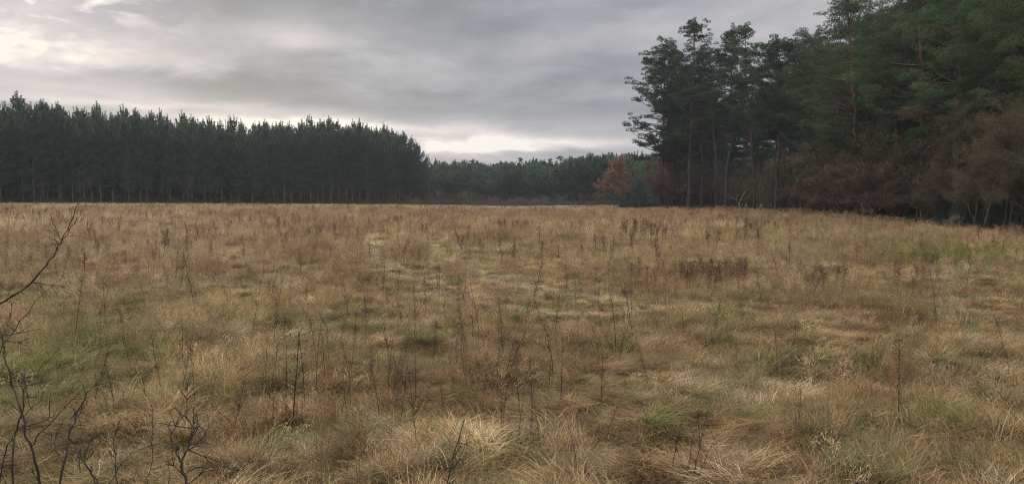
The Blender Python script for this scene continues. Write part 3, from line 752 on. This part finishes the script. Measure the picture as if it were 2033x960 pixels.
# -- far wood in the middle
PF = [pine(400 + i, 20, .45, 3.0, 40, r0=.2, dens=.8, nl=.3, nw=.05) for i in range(3)]
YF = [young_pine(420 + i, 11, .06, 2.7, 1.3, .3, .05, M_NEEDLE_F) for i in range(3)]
def far_wood():
    for k in range(64):
        px = rnd.uniform(1225, 1640); D = rnd.uniform(180, 240); x = (px - CX) / F * D
        tree('background_pine', 'dim young pine far behind the stems of the right wood', 'young pines seen between the stems of the right wood', YF[rnd.randrange(3)], x, D, H_at(x, D, rnd.uniform(300, 335)), wide=1.5)
    px = 780
    while px < 1620:
        D = rnd.uniform(300, 325); x = (px - CX) / F * D
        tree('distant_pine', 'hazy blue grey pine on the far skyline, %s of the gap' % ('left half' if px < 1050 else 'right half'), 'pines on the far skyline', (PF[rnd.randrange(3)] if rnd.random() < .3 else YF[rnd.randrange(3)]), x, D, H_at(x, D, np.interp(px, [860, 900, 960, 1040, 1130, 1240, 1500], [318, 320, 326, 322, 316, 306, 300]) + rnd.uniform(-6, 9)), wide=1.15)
        px += rnd.uniform(6, 12)
    for row, (D0, yy) in enumerate(((222, 332), (206, 340), (194, 348))):
        px = 800 - row * 10
        while px < 1250:
            D = D0 + rnd.uniform(-4, 4); x = (px - CX) / F * D
            tree('bushy_pine', ('short bushy green pine in the front of the far wood' if row == 2 else 'mid height bushy pine inside the far wood') + (', left of its middle' if px < 1010 else ', right of its middle'),
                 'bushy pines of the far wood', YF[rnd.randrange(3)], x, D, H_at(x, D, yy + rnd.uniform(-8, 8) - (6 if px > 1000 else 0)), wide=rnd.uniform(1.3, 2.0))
            px += rnd.uniform(13, 20)
    for k in range(22):
        px = 1105 + (k % 11) * 13 + rnd.uniform(-3, 3); D = 172 + 9 * (k // 11) + rnd.uniform(-2, 2); x = (px - CX) / F * D
        t = np.interp(px, [1100, 1125, 1150, 1200, 1240], [332, 318, 308, 306, 316])
        tree('edge_pine', 'tall dark green pine in the clump at the right end of the far wood', 'taller pines at the right end of the far wood', YP[rnd.randrange(6)] if k % 3 else YF[0], x, D, H_at(x, D, t + rnd.uniform(-3, 8)), wide=1.4)
far_wood()
BARE = [broadleaf(500 + i, 4.0, 5, .55, 0, None, M_TWIG if i != 1 else M_TWIGR, r0=.045, depth=2, tw=.022, tnum=14, cb=.1) for i in range(3)]
for i in range(24):
    px = 775 + i * 18 + rnd.uniform(-6, 6); D = rnd.uniform(163, 178); x = (px - CX) / F * D
    if px > 1215: continue
    tree('bare_bush', 'brown leafless bush at the foot of the far wood, %s' % ('left part' if px < 960 else 'middle' if px < 1090 else 'right part'),
         'leafless bushes below the far wood', BARE[rnd.randrange(3)], x, D, rnd.uniform(1.6, 3.6), cat='bush', names=('stems', 'twigs'), wide=1.3)

# -- right wood: the pines that can be told apart
OPEN = math.pi  # crowns reach out to the left, over the field
V = {
 'a': pine(1, 24, .28, 4.7, 125, .02, 0, .12, .26, OPEN, dens=1.35),
 'b': pine(2, 26.5, .34, 4.3, 104, .0, 0, .10, .28, dens=1.35),
 'c': pine(3, 24, .42, 3.2, 84, .01, 1, .13, .22, dens=1.35),
 'd': pine(4, 24, .45, 3.2, 76, -.02, 0, .14, .2, dens=1.35),
 'e': pine(5, 21, .42, 4.2, 84, .0, 0, .14, .22, dens=1.3),
 'f': pine(6, 21, .26, 4.8, 96, -.06, 0, .10, .27, OPEN, nl=.17, nw=.026, mat=M_NEEDLE_L),
 'g': pine(7, 22, .38, 4.2, 80, .03, 0, .16, .24, None, nl=.17, nw=.026, mat=M_NEEDLE_L),
 'h': pine(8, 23, .62, 3.4, 42, .03, 2, .16, .2),
}
FRONT = [ # px, extra depth, top y, variant, rz, label
 (1312, 0, 92, 'a', 0.0, 'leftmost tall pine of the right wood, boughs reaching out low over the copper oaks'),
 (1338, 4, 100, 'c', 1.0, 'slim pine between the leftmost pine and the tallest pine top'),
 (1366, 0, 50, 'b', 0.4, 'tallest pine near the left end of the right wood, with a dense pointed crown'),
 (1392, 5, 105, 'c', 2.2, 'pine just right of the tallest crown, its leaning stem dark at the foot'),
 (1418, 3, 150, 'h', 2.0, 'lower pine behind the sky gap, with a thin bare stem'),
 (1442, 1, 62, 'c', 4.0, 'narrow topped pine standing free against the sky, second spire from the left'),
 (1496, 2, 62, 'd', 0.3, 'narrow topped pine, third spire from the left, with an open fork of boughs'),
 (1540, 0, 84, 'e', 5.0, 'broad crowned pine with a pale straight trunk, right of the sky gap'),
 (1568, 4, 92, 'e', 1.3, 'round topped pine right of the pale straight trunk'),
 (1612, 4, 76, 'e', 2.6, 'pine whose top leans right towards the taller trees'),
 (1652, 3, 40, 'g', 0.8, 'pine in the notch where the skyline climbs to the right'),
 (1705, 2, -20, 'f', 0.1, 'big pine with bright green low boughs hanging over the red brown oaks'),
 (1778, 1, -60, 'g', 3.3, 'pine with a bent orange trunk crossing the middle of the right wood'),
 (1838, 3, -70, 'f', 0.6, 'tall green pine left of the orange straight trunk'),
 (1892, 0, -110, 'g', 1.7, 'pine with a straight orange upper trunk near the right edge'),
 (1952, 2, -130, 'f', 2.9, 'pine rising behind the brown twiggy tree at the right edge'),
 (2030, 1, -160, 'g', 4.4, 'rightmost pine, its crown cut off by the top of the picture'),
 (2120, 1, -170, 'f', 1.1, 'pine just outside the right edge whose boughs reach in')]
for px, dd, ty, v, rz, lab in FRONT:
    D = float(edge_right(px)) + dd + 1.0; x = (px - CX) / F * D
    tree('scots_pine', lab, 'tall pines along the right field edge', V[v], x, D, H_at(x, D, ty), rz)
def right_back():
    k = list(V.values())
    for i in range(112):
        px = rnd.uniform(1330, 2350); e = float(edge_right(px)); D = e + rnd.uniform(5, 46)
        if px < 1520 and rnd.random() < .3: continue
        x = (px - CX) / F * D
        ty = np.interp(px, [1300, 1420, 1520, 1640, 1700, 2000], [150, 190, 150, 90, 40, -60])
        tree('scots_pine', 'pine deeper in the right wood, standing behind the edge trees, %s' % ('left part' if px < 1550 else 'middle part' if px < 1780 else 'right part'),
             'pines inside the right wood', k[rnd.randrange(len(k))], x, D, max(12, H_at(x, D, ty + rnd.uniform(0, 50))), wide=rnd.uniform(.9, 1.15))
right_back()
# young conifers and broadleaf shade inside the wood
UND = [young_pine(600 + i, 7, .05, 2.0, 1.0, .22, .035) for i in range(2)]
BR = [broadleaf(620 + i, 7.0, 3, .5, 2600, M_BROWNLEAF, M_TWIG, r0=.07, depth=3, lsz=.13, tw=.016, tnum=9) for i in range(3)]
CO = [broadleaf(640 + i, 7.5, 2, .55, 8500, M_COPPER, M_TWIGR, r0=.09, depth=3, lsz=.17, tw=.016, tnum=8) for i in range(2)]
CR = [broadleaf(660 + i, 6.0, 3, .6, 3600, [M_BROWNLEAF, M_COPPER][i], M_TWIGR, r0=.07, depth=3, lsz=.12, tw=.016, tnum=12) for i in range(2)]
TW = [broadleaf(680 + i, 12.0, 4, .4, 900, M_BROWNLEAF, M_TWIG, r0=.10, depth=4, lsz=.12, tw=.014, tnum=7, cb=.12) for i in range(2)]
for px, dd, ty, v, lab in [(1246, 1, 300, 0, 'copper leaved oak at the left end of the right wood, brightest of all'),
                           (1276, -1, 306, 1, 'copper leaved oak under the leftmost tall pine'),
                           (1310, 0, 318, 0, 'duller copper oak in front of the first pine trunks'),
                           (1232, 6, 345, 1, 'small copper oak in the shadow beside the far wood'),
                           (1600, -2, 352, 1, 'low orange leaved oak bough left of the green pine boughs')]:
    D = float(edge_right(px)) + dd; x = (px - CX) / F * D
    tree('copper_oak', lab, 'copper leaved oaks', CO[v], x, D, H_at(x, D, ty), cat='tree', names=('trunk', 'withered_leaves'))
for i, (px, dd, ty) in enumerate([(1335, 2, 335), (1380, 9, 350), (1420, 12, 330), (1455, 8, 352), (1500, 10, 335), (1545, 9, 345), (1572, 5, 340), (1625, -1, 345), (1655, 0, 336), (1688, -1, 340),
                                  (1722, 0, 325), (1755, -1, 342), (1790, 0, 338), (1825, -1, 335), (1480, 16, 320), (1410, 20, 325), (1600, 8, 310), (1670, 8, 300)]):
    D = float(edge_right(px)) + dd; x = (px - CX) / F * D
    tree('withered_shrub', ('dim brown leafed shrub between the pine trunks under the sky gap' if px < 1560 else 'red brown leafed shrub along the wood edge below the green pine boughs'),
         'withered shrubs under the right wood', (CR if px > 1590 or px < 1400 else BR)[i % 2], x, D, H_at(x, D, ty), cat='shrub', names=('stems', 'withered_leaves'), wide=1.25)
for i, (px, dd, ty, lab) in enumerate([(1900, -1, 300, 'brown twiggy tree left of the tallest bare one at the right edge'), (1945, -2, 215, 'large brown bare tree with a haze of fine twigs near the right edge'),
                                       (1992, -1, 150, 'tallest bare brown tree, right edge of the picture'), (2040, -1, 190, 'bare brown tree cut by the right edge of the picture'),
                                       (2100, -1, 160, 'bare brown tree just past the right edge'), (1862, 0, 330, 'low bare tree with a few hanging orange leaves beside the dark spruce bushes')]):
    D = float(edge_right(px)) + dd; x = (px - CX) / F * D
    tree('bare_tree', lab, 'bare brown trees by the right edge', TW[i % 2], x, D, H_at(x, D, ty), cat='tree', names=('trunk', 'withered_leaves'), wide=1.1)
for i in range(26):
    px = rnd.uniform(1228, 1460); D = float(edge_right(px)) + rnd.uniform(12, 50); x = (px - CX) / F * D
    tree('young_conifer', 'dim young conifer behind the copper oaks and first pine stems', 'conifers behind the copper oaks', UND[i % 2], x, D, rnd.uniform(4, 8), wide=1.4)
for i in range(100):
    px = rnd.uniform(1290, 2300) if i < 70 else rnd.uniform(1560, 1900); D = float(edge_right(px)) + rnd.uniform(2.5, 34); x = (px - CX) / F * D
    v = UND[i % 2] if i % 3 == 0 else BR[i % 3]
    if i % 3 == 0: tree('young_conifer', 'young conifer in the dark understorey of the right wood', 'understorey of the right wood', v, x, D, rnd.uniform(3.5, 8) + (2.5 if px > 1560 else 0), wide=1.2)
    else: tree('understorey_shrub', 'dim shrub in the dark understorey of the right wood', 'understorey of the right wood', v, x, D, rnd.uniform(2.5, 6) + (3 if px > 1560 else 0), cat='shrub', names=('stems', 'withered_leaves'), wide=1.3)
for px, h in [(1872, 2.3), (1905, 1.7), (1930, 2.2), (1960, 1.5), (1990, 2.0), (2030, 1.9)]:
    D = float(edge_right(px)) - .6; x = (px - CX) / F * D
    tree('spruce_bush', 'low dark green conifer bush at the foot of the brown trees, right edge', 'low dark conifer bushes', UND[0], x, D, h, cat='bush', wide=1.5)
# small forked dead tree in front of the trunks
def forked():
    g = Geo(); rng = np.random.default_rng(9)
    def arm(P, r0, r1): tube(g, P, np.linspace(r0, r1, len(P)), 6, rng.uniform(.4, 1))
    arm([(0, 0, -.1), (.05, 0, .5), (-.05, .05, 1.1)], .09, .07)
    arm([(-.05, .05, 1.0), (-.35, 0, 1.5), (-.8, .1, 1.75), (-1.2, 0, 1.8), (-1.7, 0, 2.3)], .06, .015)
    arm([(-.05, .05, 1.0), (.15, 0, 1.7), (.5, 0, 2.3), (.8, .1, 2.7), (1.5, 0, 3.1)], .06, .015)
    arm([(.5, 0, 2.3), (.45, 0, 2.8), (.6, .1, 3.3)], .03, .01)
    arm([(.1, 0, 1.5), (.7, -.1, 1.7), (1.2, 0, 2.2), (1.3, 0, 2.9)], .035, .01)
    arm([(-.8, .1, 1.75), (-.9, 0, 2.3)], .02, .008); arm([(-.35, 0, 1.5), (-.3, .1, 2.2), (-.5, 0, 2.7)], .03, .01)
    me = g.mesh('forked_tree', M_PALE, True); px = 1468; D = float(edge_right(px)) - 2.5; x = (px - CX) / F * D
    tag(link('forked_tree', me, None, (x, D, float(ground_z(x, D)))), 'small pale dead tree with forked arms in front of the dark trunks', 'tree')
forked()

# ------------------------------------------------------------------ weeds in the field
def stalk_mesh(seed, H, side, lean, mat, head=0.0, w=0.0062):
    rng = np.random.default_rng(seed); g = Geo(); n = 8; s = np.linspace(0, 1, n); a = rng.uniform(0, 6.28)
    P = np.stack([lean * H * s ** 1.5 * math.cos(a) + np.cumsum(rng.normal(0, .007, n)), lean * H * s ** 1.5 * math.sin(a), H * s - .05], -1)
    tube(g, P, np.linspace(w, w * .35, n), 4, .35)
    for i in range(side):
        t = rng.uniform(.3, .97); q = np.array([np.interp(t, s, P[:, k]) for k in range(3)]); az = rng.uniform(0, 6.28); l = rng.uniform(.06, .26) * (1.3 - t) * H
        e = q + np.array([math.cos(az) * .5, math.sin(az) * .5, .85]) * l
        tube(g, np.stack([q, (q + e) / 2 + np.array([math.cos(az), math.sin(az), 0]) * l * .12, e]), [w * .45, w * .3, w * .2], 3, .5)
        m = 6; u = rng.uniform(.3, 1, m)[:, None]
        needles(g, rng, q * (1 - u) + e * u, unit(rng.normal(0, 1, (m, 3)) + [0, 0, .4]), .03, .008, 2, .4)
    m = 26; u = rng.uniform(.5, 1, m); q = np.stack([np.interp(u, s, P[:, k]) for k in range(3)], -1)
    needles(g, rng, q, unit(rng.normal(0, 1, (m, 3)) + [0, 0, .7]), .035, .007, 2, .4)
    if head:
        m = int(120 * head); u = rng.uniform(.45, 1, m) ** .6; q = np.stack([np.interp(u, s, P[:, k]) for k in range(3)], -1)
        q = q + rng.normal(0, .036, q.shape) * (1.4 - u)[:, None] * 2
        needles(g, rng, q, unit(rng.normal(0, 1, (m, 3))), .035, .026, 1, .5)
    return g.mesh('stalk', mat)
ST = [stalk_mesh(700 + i, 1.0, [3, 9, 5, 14, 2, 7][i], [.05, .18, .3, .1, .22, .02][i], M_WEED) for i in range(6)]
DK = [stalk_mesh(720 + i, .8, 7, .06 * i, M_DOCK, 1.0, .007) for i in range(4)]
GW = [stalk_mesh(740 + i, .6, 12, .1, M_GWEED, .9, .006) for i in range(3)]
def put(name, me, x, y, s, label, cat, group, rz=None):
    o = link(name, me, None, (x, y, float(ground_z(x, y)))); o.scale = (s, s, s); o.rotation_euler = (rnd.gauss(0, .10), rnd.gauss(0.04, .12), rnd.uniform(0, 6.28) if rz is None else rz)
    return tag(o, label, cat, group)
# the tallest stalks, read off the photograph (foot px, foot py, top py)
TALL = [(355, 590, 485), (383, 640, 500), (452, 620, 540), (248, 720, 590), (330, 600, 520), (560, 850, 715), (570, 870, 600), (690, 640, 560), (655, 690, 600), (735, 780, 700), (820, 690, 570),
        (843, 650, 540), (905, 640, 540), (935, 700, 600), (950, 700, 570), (985, 770, 690), (995, 790, 640), (1060, 850, 690), (1040, 690, 600), (1085, 800, 700), (1100, 760, 600), (1055, 620, 500),
        (1225, 700, 560), (1255, 640, 520), (1260, 690, 570), (1385, 600, 555), (1360, 690, 610), (1470, 760, 680), (1830, 740, 700), (1180, 590, 530), (1190, 560, 505), (760, 600, 510), (610, 640, 560),
        (520, 560, 500), (430, 560, 500), (300, 560, 470), (965, 480, 430), (1115, 490, 455), (700, 560, 500), (540, 700, 600), (80, 640, 560), (140, 690, 560), (205, 660, 540), (1340, 950, 850), (1150, 960, 880),
        (1400, 930, 800), (640, 770, 690), (870, 600, 540), (880, 850, 790), (1000, 840, 720), (1290, 780, 700), (1420, 690, 600), (1560, 780, 740), (1290, 600, 530)]
for i, (px, py, ty) in enumerate(TALL):
    x, y = P2W(px, py); h = (py - ty) / F * y
    side = 'left third' if px < 680 else 'middle' if px < 1350 else 'right third'
    dist = 'near' if py > 740 else 'middle distance'
    put('weed_stalk', ST[i % 6], x, y, min(1.35, max(.5, h)) * 1.02, 'tall dark dead stalk above the dry grass, %s, %s of field' % (dist, side), 'weed', 'tallest dead stalks in the meadow')
for i in range(236):
    px = rnd.uniform(-60, 2090) if i % 3 == 0 else rnd.gauss(700, 330); py = 430 + 480 * rnd.random() ** 1.7
    if not -100 < px < 2150: continue
    x, y = P2W(px, py); side = 'left part' if px < 680 else 'middle part' if px < 1350 else 'right part'
    put('weed_stalk', ST[rnd.randrange(6)], x, y, rnd.uniform(.45, .85), 'short thin dead stalk among the dry grass, %s of the field' % side, 'weed', 'shorter dead stalks in the meadow')
def docks(px0, px1, py0, py1, n, h0, h1, lab, grp, mesh=DK, name='dock_plant'):
    for i in range(n):
        px = rnd.uniform(px0, px1); py = rnd.uniform(py0, py1); x, y = P2W(px, py)
        put(name, mesh[rnd.randrange(len(mesh))], x, y, rnd.uniform(h0, h1), lab, 'weed', grp)
docks(1265, 1360, 560, 592, 14, .5, .85, 'dark red brown dock seed stand in the left half of the large dark patch', 'dock stands of the large dark patch')
docks(1350, 1495, 556, 598, 34, .55, 1.0, 'dark red brown dock seed stand in the right half of the large dark patch', 'dock stands of the large dark patch')
docks(1235, 1335, 466, 480, 30, .8, 1.3, 'dark red dock stand in the far patch before the copper oaks', 'dock stands of the far patch')
docks(975, 1060, 458, 468, 20, .7, 1.1, 'dark red dock stand in the distant patch near the field middle', 'dock stands near the field middle')
docks(1480, 1540, 462, 470, 12, .7, 1.0, 'dark dock stand in the small distant patch below the sky gap', 'dock stands below the sky gap')
docks(1560, 1690, 560, 610, 16, .5, .8, 'single brown dock stand right of the large dark patch', 'scattered brown docks on the right')
docks(1780, 1870, 560, 600, 7, .5, .9, 'brown dock stand in front of the yellow green weeds', 'brown docks before the green weeds')
docks(1630, 1880, 478, 505, 40, .5, .9, 'low olive green weed in the band before the right wood', 'olive weeds before the right wood', GW, 'green_weed')
docks(1770, 2040, 508, 545, 80, .6, 1.0, 'yellow green weed in the bright patch at the right side', 'yellow green weeds at the right side', GW, 'green_weed')
docks(840, 900, 512, 520, 3, .6, .9, 'small green weed beside the grassy wheel tracks', 'green weeds by the wheel tracks', GW, 'green_weed')
# small seedling conifers standing in the grass
SEED = young_pine(760, 1.2, .02, .35, .8, .07, .008)
for px, py, h in [(850, 522, .55), (1418, 548, .7), (1303, 520, .5), (1077, 520, .45)]:
    x, y = P2W(px, py)
    tree('pine_seedling', 'tiny green pine seedling in the grass, ' + {850: 'beside the wheel tracks', 1418: 'among the dark docks', 1303: 'left behind the dark docks', 1077: 'in the middle of the field'}[px], 'pine seedlings in the field', SEED, x, y, h, cat='seedling')
# far small weeds as one mass
def far_weeds():
    rng = np.random.default_rng(77); ms = [stalk_mesh(780 + i, .7, 6, .1, M_WEED, .3, .012) for i in range(4)]
    x, y = wedge(rng, 20, 165, .22); k = keep_field(x, y) & (rng.uniform(0, 1, len(x)) < sstep(.35, .62, fbm(x, y, 14, 818, 3))) & (verge(x, y) < .3); x, y = x[k], y[k]; n = len(x)
    s = rng.uniform(.6, 1.3, (n, 1)) * np.ones((1, 3))
    scatter('dead_weeds', 'countless small brown dead weeds dotted over the far field', 'weeds', coll('fw', ms), np.stack([x, y, ground_z(x, y)], -1), np.stack([rng.normal(0, .1, n), rng.normal(0, .1, n), rng.uniform(0, 6.28, n)], -1), s, rng.integers(0, 4, n), np.ones((n, 3)))
far_weeds()
def mid_stalks():
    rng = np.random.default_rng(78); x, y = wedge(rng, 18, 62, 1.1); k = keep_field(x, y) & (rng.uniform(0, 1, len(x)) < sstep(.42, .66, fbm(x, y, 6, 828, 3)) * (1.1 - .7 * sstep(-.1, .3, x / y))) & (track(x, y) < .3); x, y = x[k], y[k]; n = len(x)
    s = rng.uniform(.45, .95, (n, 1)) * np.ones((1, 3))
    scatter('dead_stalks', 'hundreds of thin brown dead stalks in drifts over the middle of the field', 'stalks', coll('ms', ST), np.stack([x, y, ground_z(x, y)], -1), np.stack([rng.normal(0.04, .12, n), rng.normal(0, .12, n), rng.uniform(0, 6.28, n)], -1), s, rng.integers(0, 6, n), np.ones((n, 3)))
mid_stalks()
# heather-like dark band at the foot of the far wood, and bramble tangle under the right wood
def bands():
    rng = np.random.default_rng(91); ms = []
    for i in range(3):
        g = Geo(); m = 260; p = rng.normal(0, .5, (m, 3)) * [1, 1, 0]; needles(g, rng, p, unit(rng.normal(0, .5, (m, 3)) + [0, 0, 1]), .8, .02, 1, .35); ms.append(g.mesh('heath', M_TWIGR))
    c = coll('heath', ms); ms2 = []
    for me in ms: m2 = me.copy(); m2.materials.clear(); m2.materials.append(M_UNDER); ms2.append(m2)
    c2 = coll('under', ms2)
    xs, ys = wedge(rng, 160, 186, .9, -18, 14); k = (in_far(xs, ys) > -14 + 5 * fbm(xs, ys, 9, 3)) & (xs / ys < .135); xs, ys = xs[k], ys[k]; n = len(xs)
    scatter('heath_brush', 'dark red brown heath and brush along the foot of the far wood', 'brush', c, np.stack([xs, ys, ground_z(xs, ys)], -1), np.stack([np.zeros(n), np.zeros(n), rng.uniform(0, 6, n)], -1), rng.uniform(.8, 1.6, (n, 1)) * np.ones((1, 3)), rng.integers(0, 3, n), np.ones((n, 3)))
    px = rng.uniform(1235, 2300, 2600); d = edge_right(px) + rng.uniform(-.4, 9, 2600) - 3.2 * sstep(.5, .75, vnoise(px, px * 0, 28, 5)) * rng.uniform(0, 1, 2600); xs = (px - CX) / F * d; n = len(xs)
    scatter('bramble_undergrowth', 'dark tangled undergrowth at the foot of the right wood', 'undergrowth', c2, np.stack([xs, d, ground_z(xs, d)], -1), np.stack([np.zeros(n), np.zeros(n), rng.uniform(0, 6, n)], -1), rng.uniform(.4, 1.0, (n, 1)) * np.ones((1, 3)), rng.integers(0, 3, n), np.ones((n, 3)))
    s = rng.uniform(-34, 88, 900); p = LA[None] + LD[None] * s[:, None] + LN[None] * (rng.uniform(-.6, 14, 900) - 3.5 * (vnoise(s, s * 0, 3.5, 6) > .6) * rng.uniform(0, 1, 900))[:, None]; n = 900
    scatter('plantation_undergrowth', 'dark low undergrowth along the foot of the left plantation', 'undergrowth', c2, np.stack([p[:, 0], p[:, 1], ground_z(p[:, 0], p[:, 1])], -1), np.stack([np.zeros(n), np.zeros(n), rng.uniform(0, 6, n)], -1), (rng.uniform(.8, 1.6, (n, 1)) + sstep(2, 8, in_left(p[:, 0], p[:, 1]))[:, None] * 4.5) * np.ones((1, 3)), rng.integers(0, 3, n), np.ones((n, 3)))
bands()

# ------------------------------------------------------------------ thorny bush in the left foreground
def W(px, py, d):
    """point seen at a pixel of the photograph at horizontal distance d"""
    a = math.atan((480 - HY) / F); dx = (px - CX) / F; dz = (480 - py) / F
    fy = math.cos(a) + dz * math.sin(a); fz = -math.sin(a) + dz * math.cos(a)
    k = d / fy; return np.array([dx * k, d, EYE + fz * k])
def twig_tree(name, label, stems, seed, twigs=1.0):
    rng = np.random.default_rng(seed); g = Geo(); g2 = Geo() if name == 'thorn_bush' and seed != 3 else g; ntw = 0
    for pts, d0, d1, r0, r1 in stems:
        P = np.array([W(px, py, d0 + (d1 - d0) * i / (len(pts) - 1)) for i, (px, py) in enumerate(pts)])
        n = len(P) * 4; u = np.linspace(0, len(P) - 1, n); Q = np.stack([np.interp(u, np.arange(len(P)), P[:, k]) for k in range(3)], -1)
        Q[1:-1] = (Q[:-2] + Q[1:-1] * 2 + Q[2:]) / 4; Q[1:-1] += rng.normal(0, .0035, (n - 2, 3))
        rr = np.linspace(r0, r1, n) * rng.uniform(.85, 1.2, n)
        rr = rr * .64; tube(g, Q, rr, 6, rng.uniform(0, 1, n))
        L = np.linalg.norm(np.diff(Q, axis=0), axis=1).sum()
        for j in range(int(L * 11 * twigs)):
            i = rng.integers(2, n - 1); d = unit(Q[i] - Q[i - 1]); dd = unit(d * .6 + rng.normal(0, .6, 3)); l = rng.uniform(.02, .14)
            e = Q[i] + dd * l; mid = (Q[i] + e) / 2 + rng.normal(0, .006, 3)
            tube(g2, np.stack([Q[i], mid, e]), [max(r1 * .6, rr[i] * .45), r1 * .5, r1 * .3], 4, .4); ntw += 1
            if l > .07:
                for q in range(2):
                    e2 = mid + unit(dd + rng.normal(0, .7, 3)) * l * .5; tube(g2, np.stack([mid, e2]), [r1 * .6, r1 * .3], 3, .4)
    b = W(stems[0][0][0][0], stems[0][0][0][1], stems[0][1])
    e = bpy.data.objects.new(name, None); COL.objects.link(e); e.location = (b[0], b[1], float(ground_z(b[0], b[1])))
    tag(e, label, 'bush', 'thorny twigs in the left foreground')
    for nm, gg in (('stem', g), ('twigs', g2)):
        if nm == 'twigs' and g2 is g: continue
        if gg.v:
            for v in gg.v: v -= np.array(e.location)
            link(nm, gg.mesh(nm, M_THORN, True), e)
twig_tree('thorn_bush', 'long thin thorny branch arching in from the left and forking at the skyline',
    [([(-330, 1250), (-250, 900), (-130, 680), (0, 603), (60, 565), (100, 515), (122, 478), (140, 440), (155, 403)], 3.1, 3.5, .009, .0022),
     ([(122, 478), (150, 440), (165, 415)], 3.44, 3.5, .003, .0016), ([(122, 478), (108, 450), (100, 425)], 3.44, 3.4, .003, .0016),
     ([(118, 482), (95, 470), (80, 472)], 3.44, 3.4, .0025, .0014), ([(118, 482), (92, 488), (75, 480)], 3.44, 3.5, .0025, .0012), ([(125, 470), (145, 468), (163, 470)], 3.44, 3.5, .0022, .0012)], 1, .5)
twig_tree('thorn_bush', 'dark thorny stems rising from the lower left corner',
    [([(90, 1180), (82, 960), (60, 880), (30, 780), (8, 700), (0, 655)], 2.7, 2.9, .0075, .003),
     ([(20, 1150), (25, 960), (30, 860), (50, 780), (45, 740)], 2.8, 2.9, .006, .0025),
     ([(-10, 1150), (0, 960), (10, 890), (35, 850), (100, 830), (100, 780)], 2.9, 3.0, .005, .002),
     ([(60, 885), (90, 850), (140, 800), (165, 770)], 2.74, 2.9, .004, .0016),
     ([(40, 830), (90, 790), (70, 740), (120, 690)], 2.8, 3.1, .003, .0012),
     ([(0, 700), (50, 620), (110, 560), (150, 590)], 3.0, 3.2, .0028, .001)], 2, 1.1)
twig_tree('thorn_bush', 'upright dark thorny shoot standing left of the gnarled twig',
    [([(112, 1180), (118, 960), (135, 870), (160, 810), (175, 775)], 2.6, 2.8, .0075, .003),
     ([(125, 915), (105, 880), (120, 840)], 2.65, 2.7, .0035, .0015), ([(135, 870), (150, 880), (170, 850)], 2.7, 2.8, .0035, .0014),
     ([(200, 1150), (195, 960), (170, 920), (148, 888)], 2.7, 2.8, .006, .004)], 3, 1.4)
twig_tree('thorn_bush', 'gnarled black thorny twig with knotted side shoots at the bottom',
    [([(372, 1150), (370, 960), (358, 915), (375, 885), (382, 850), (368, 825)], 2.6, 2.8, .0095, .0035),
     ([(358, 915), (345, 880), (335, 845), (345, 835)], 2.66, 2.7, .005, .002), ([(375, 885), (400, 872), (412, 855), (395, 845), (385, 850)], 2.7, 2.8, .0045, .002),
     ([(366, 940), (395, 925), (415, 930)], 2.65, 2.7, .004, .0018), ([(380, 860), (395, 835), (385, 815)], 2.75, 2.8, .0035, .0015)], 4, 1.9)
twig_tree('thorn_bush', 'low thin thorny shoots between the corner stems and the gnarled twig',
    [([(260, 1150), (235, 960), (225, 880), (240, 830)], 3.0, 3.1, .004, .0016), ([(300, 1150), (290, 960), (305, 900), (300, 800)], 3.1, 3.2, .0035, .0014),
     ([(215, 960), (250, 905), (330, 870)], 3.0, 3.1, .003, .0012), ([(330, 1150), (335, 960), (345, 870), (240, 905)], 3.2, 3.3, .003, .001)], 5, 1.8)
twig_tree('seed_stalk', 'single stout dead stalk with a dark knobbly head at the bottom middle',
    [([(880, 1100), (888, 955), (905, 890), (922, 832)], 5.0, 5.2, .0085, .006), ([(892, 955), (915, 900), (935, 860)], 5.0, 5.1, .004, .002)], 6, 1.6)
twig_tree('seed_stalk', 'leaning bunch of brown dead stalks at the lower right of centre',
    [([(1362, 1050), (1375, 950), (1395, 860), (1410, 800)], 5.4, 5.5, .005, .002), ([(1350, 1050), (1365, 940), (1378, 850)], 5.4, 5.5, .004, .002), ([(1372, 1050), (1390, 930), (1425, 860)], 5.4, 5.5, .004, .002),
     ([(1330, 1050), (1335, 930), (1345, 850)], 5.6, 5.6, .004, .002)], 7, 1.8)

# ------------------------------------------------------------------ air
def haze():
    m, nt, N, L = newmat('haze_air')
    v = N.new('ShaderNodeVolumePrincipled'); v.inputs['Color'].default_value = (.90, .94, 1.0, 1); v.inputs['Density'].default_value = 0.0003; v.inputs['Anisotropy'].default_value = .35
    o = N.new('ShaderNodeOutputMaterial'); L.new(v.outputs[0], o.inputs['Volume'])
    x0, x1, y0, y1, z0, z1 = -1200, 1200, -1200, 1200, -3, 34
    g = Geo(); g.add([(x, y, z) for z in (z0, z1) for y in (y0, y1) for x in (x0, x1)], f4=[(0, 2, 3, 1), (4, 5, 7, 6), (0, 1, 5, 4), (2, 6, 7, 3), (0, 4, 6, 2), (1, 3, 7, 5)])
    tag(link('haze', g.mesh('haze', m)), 'faint damp air fading the distant woods', 'haze', None, 'stuff')
haze()
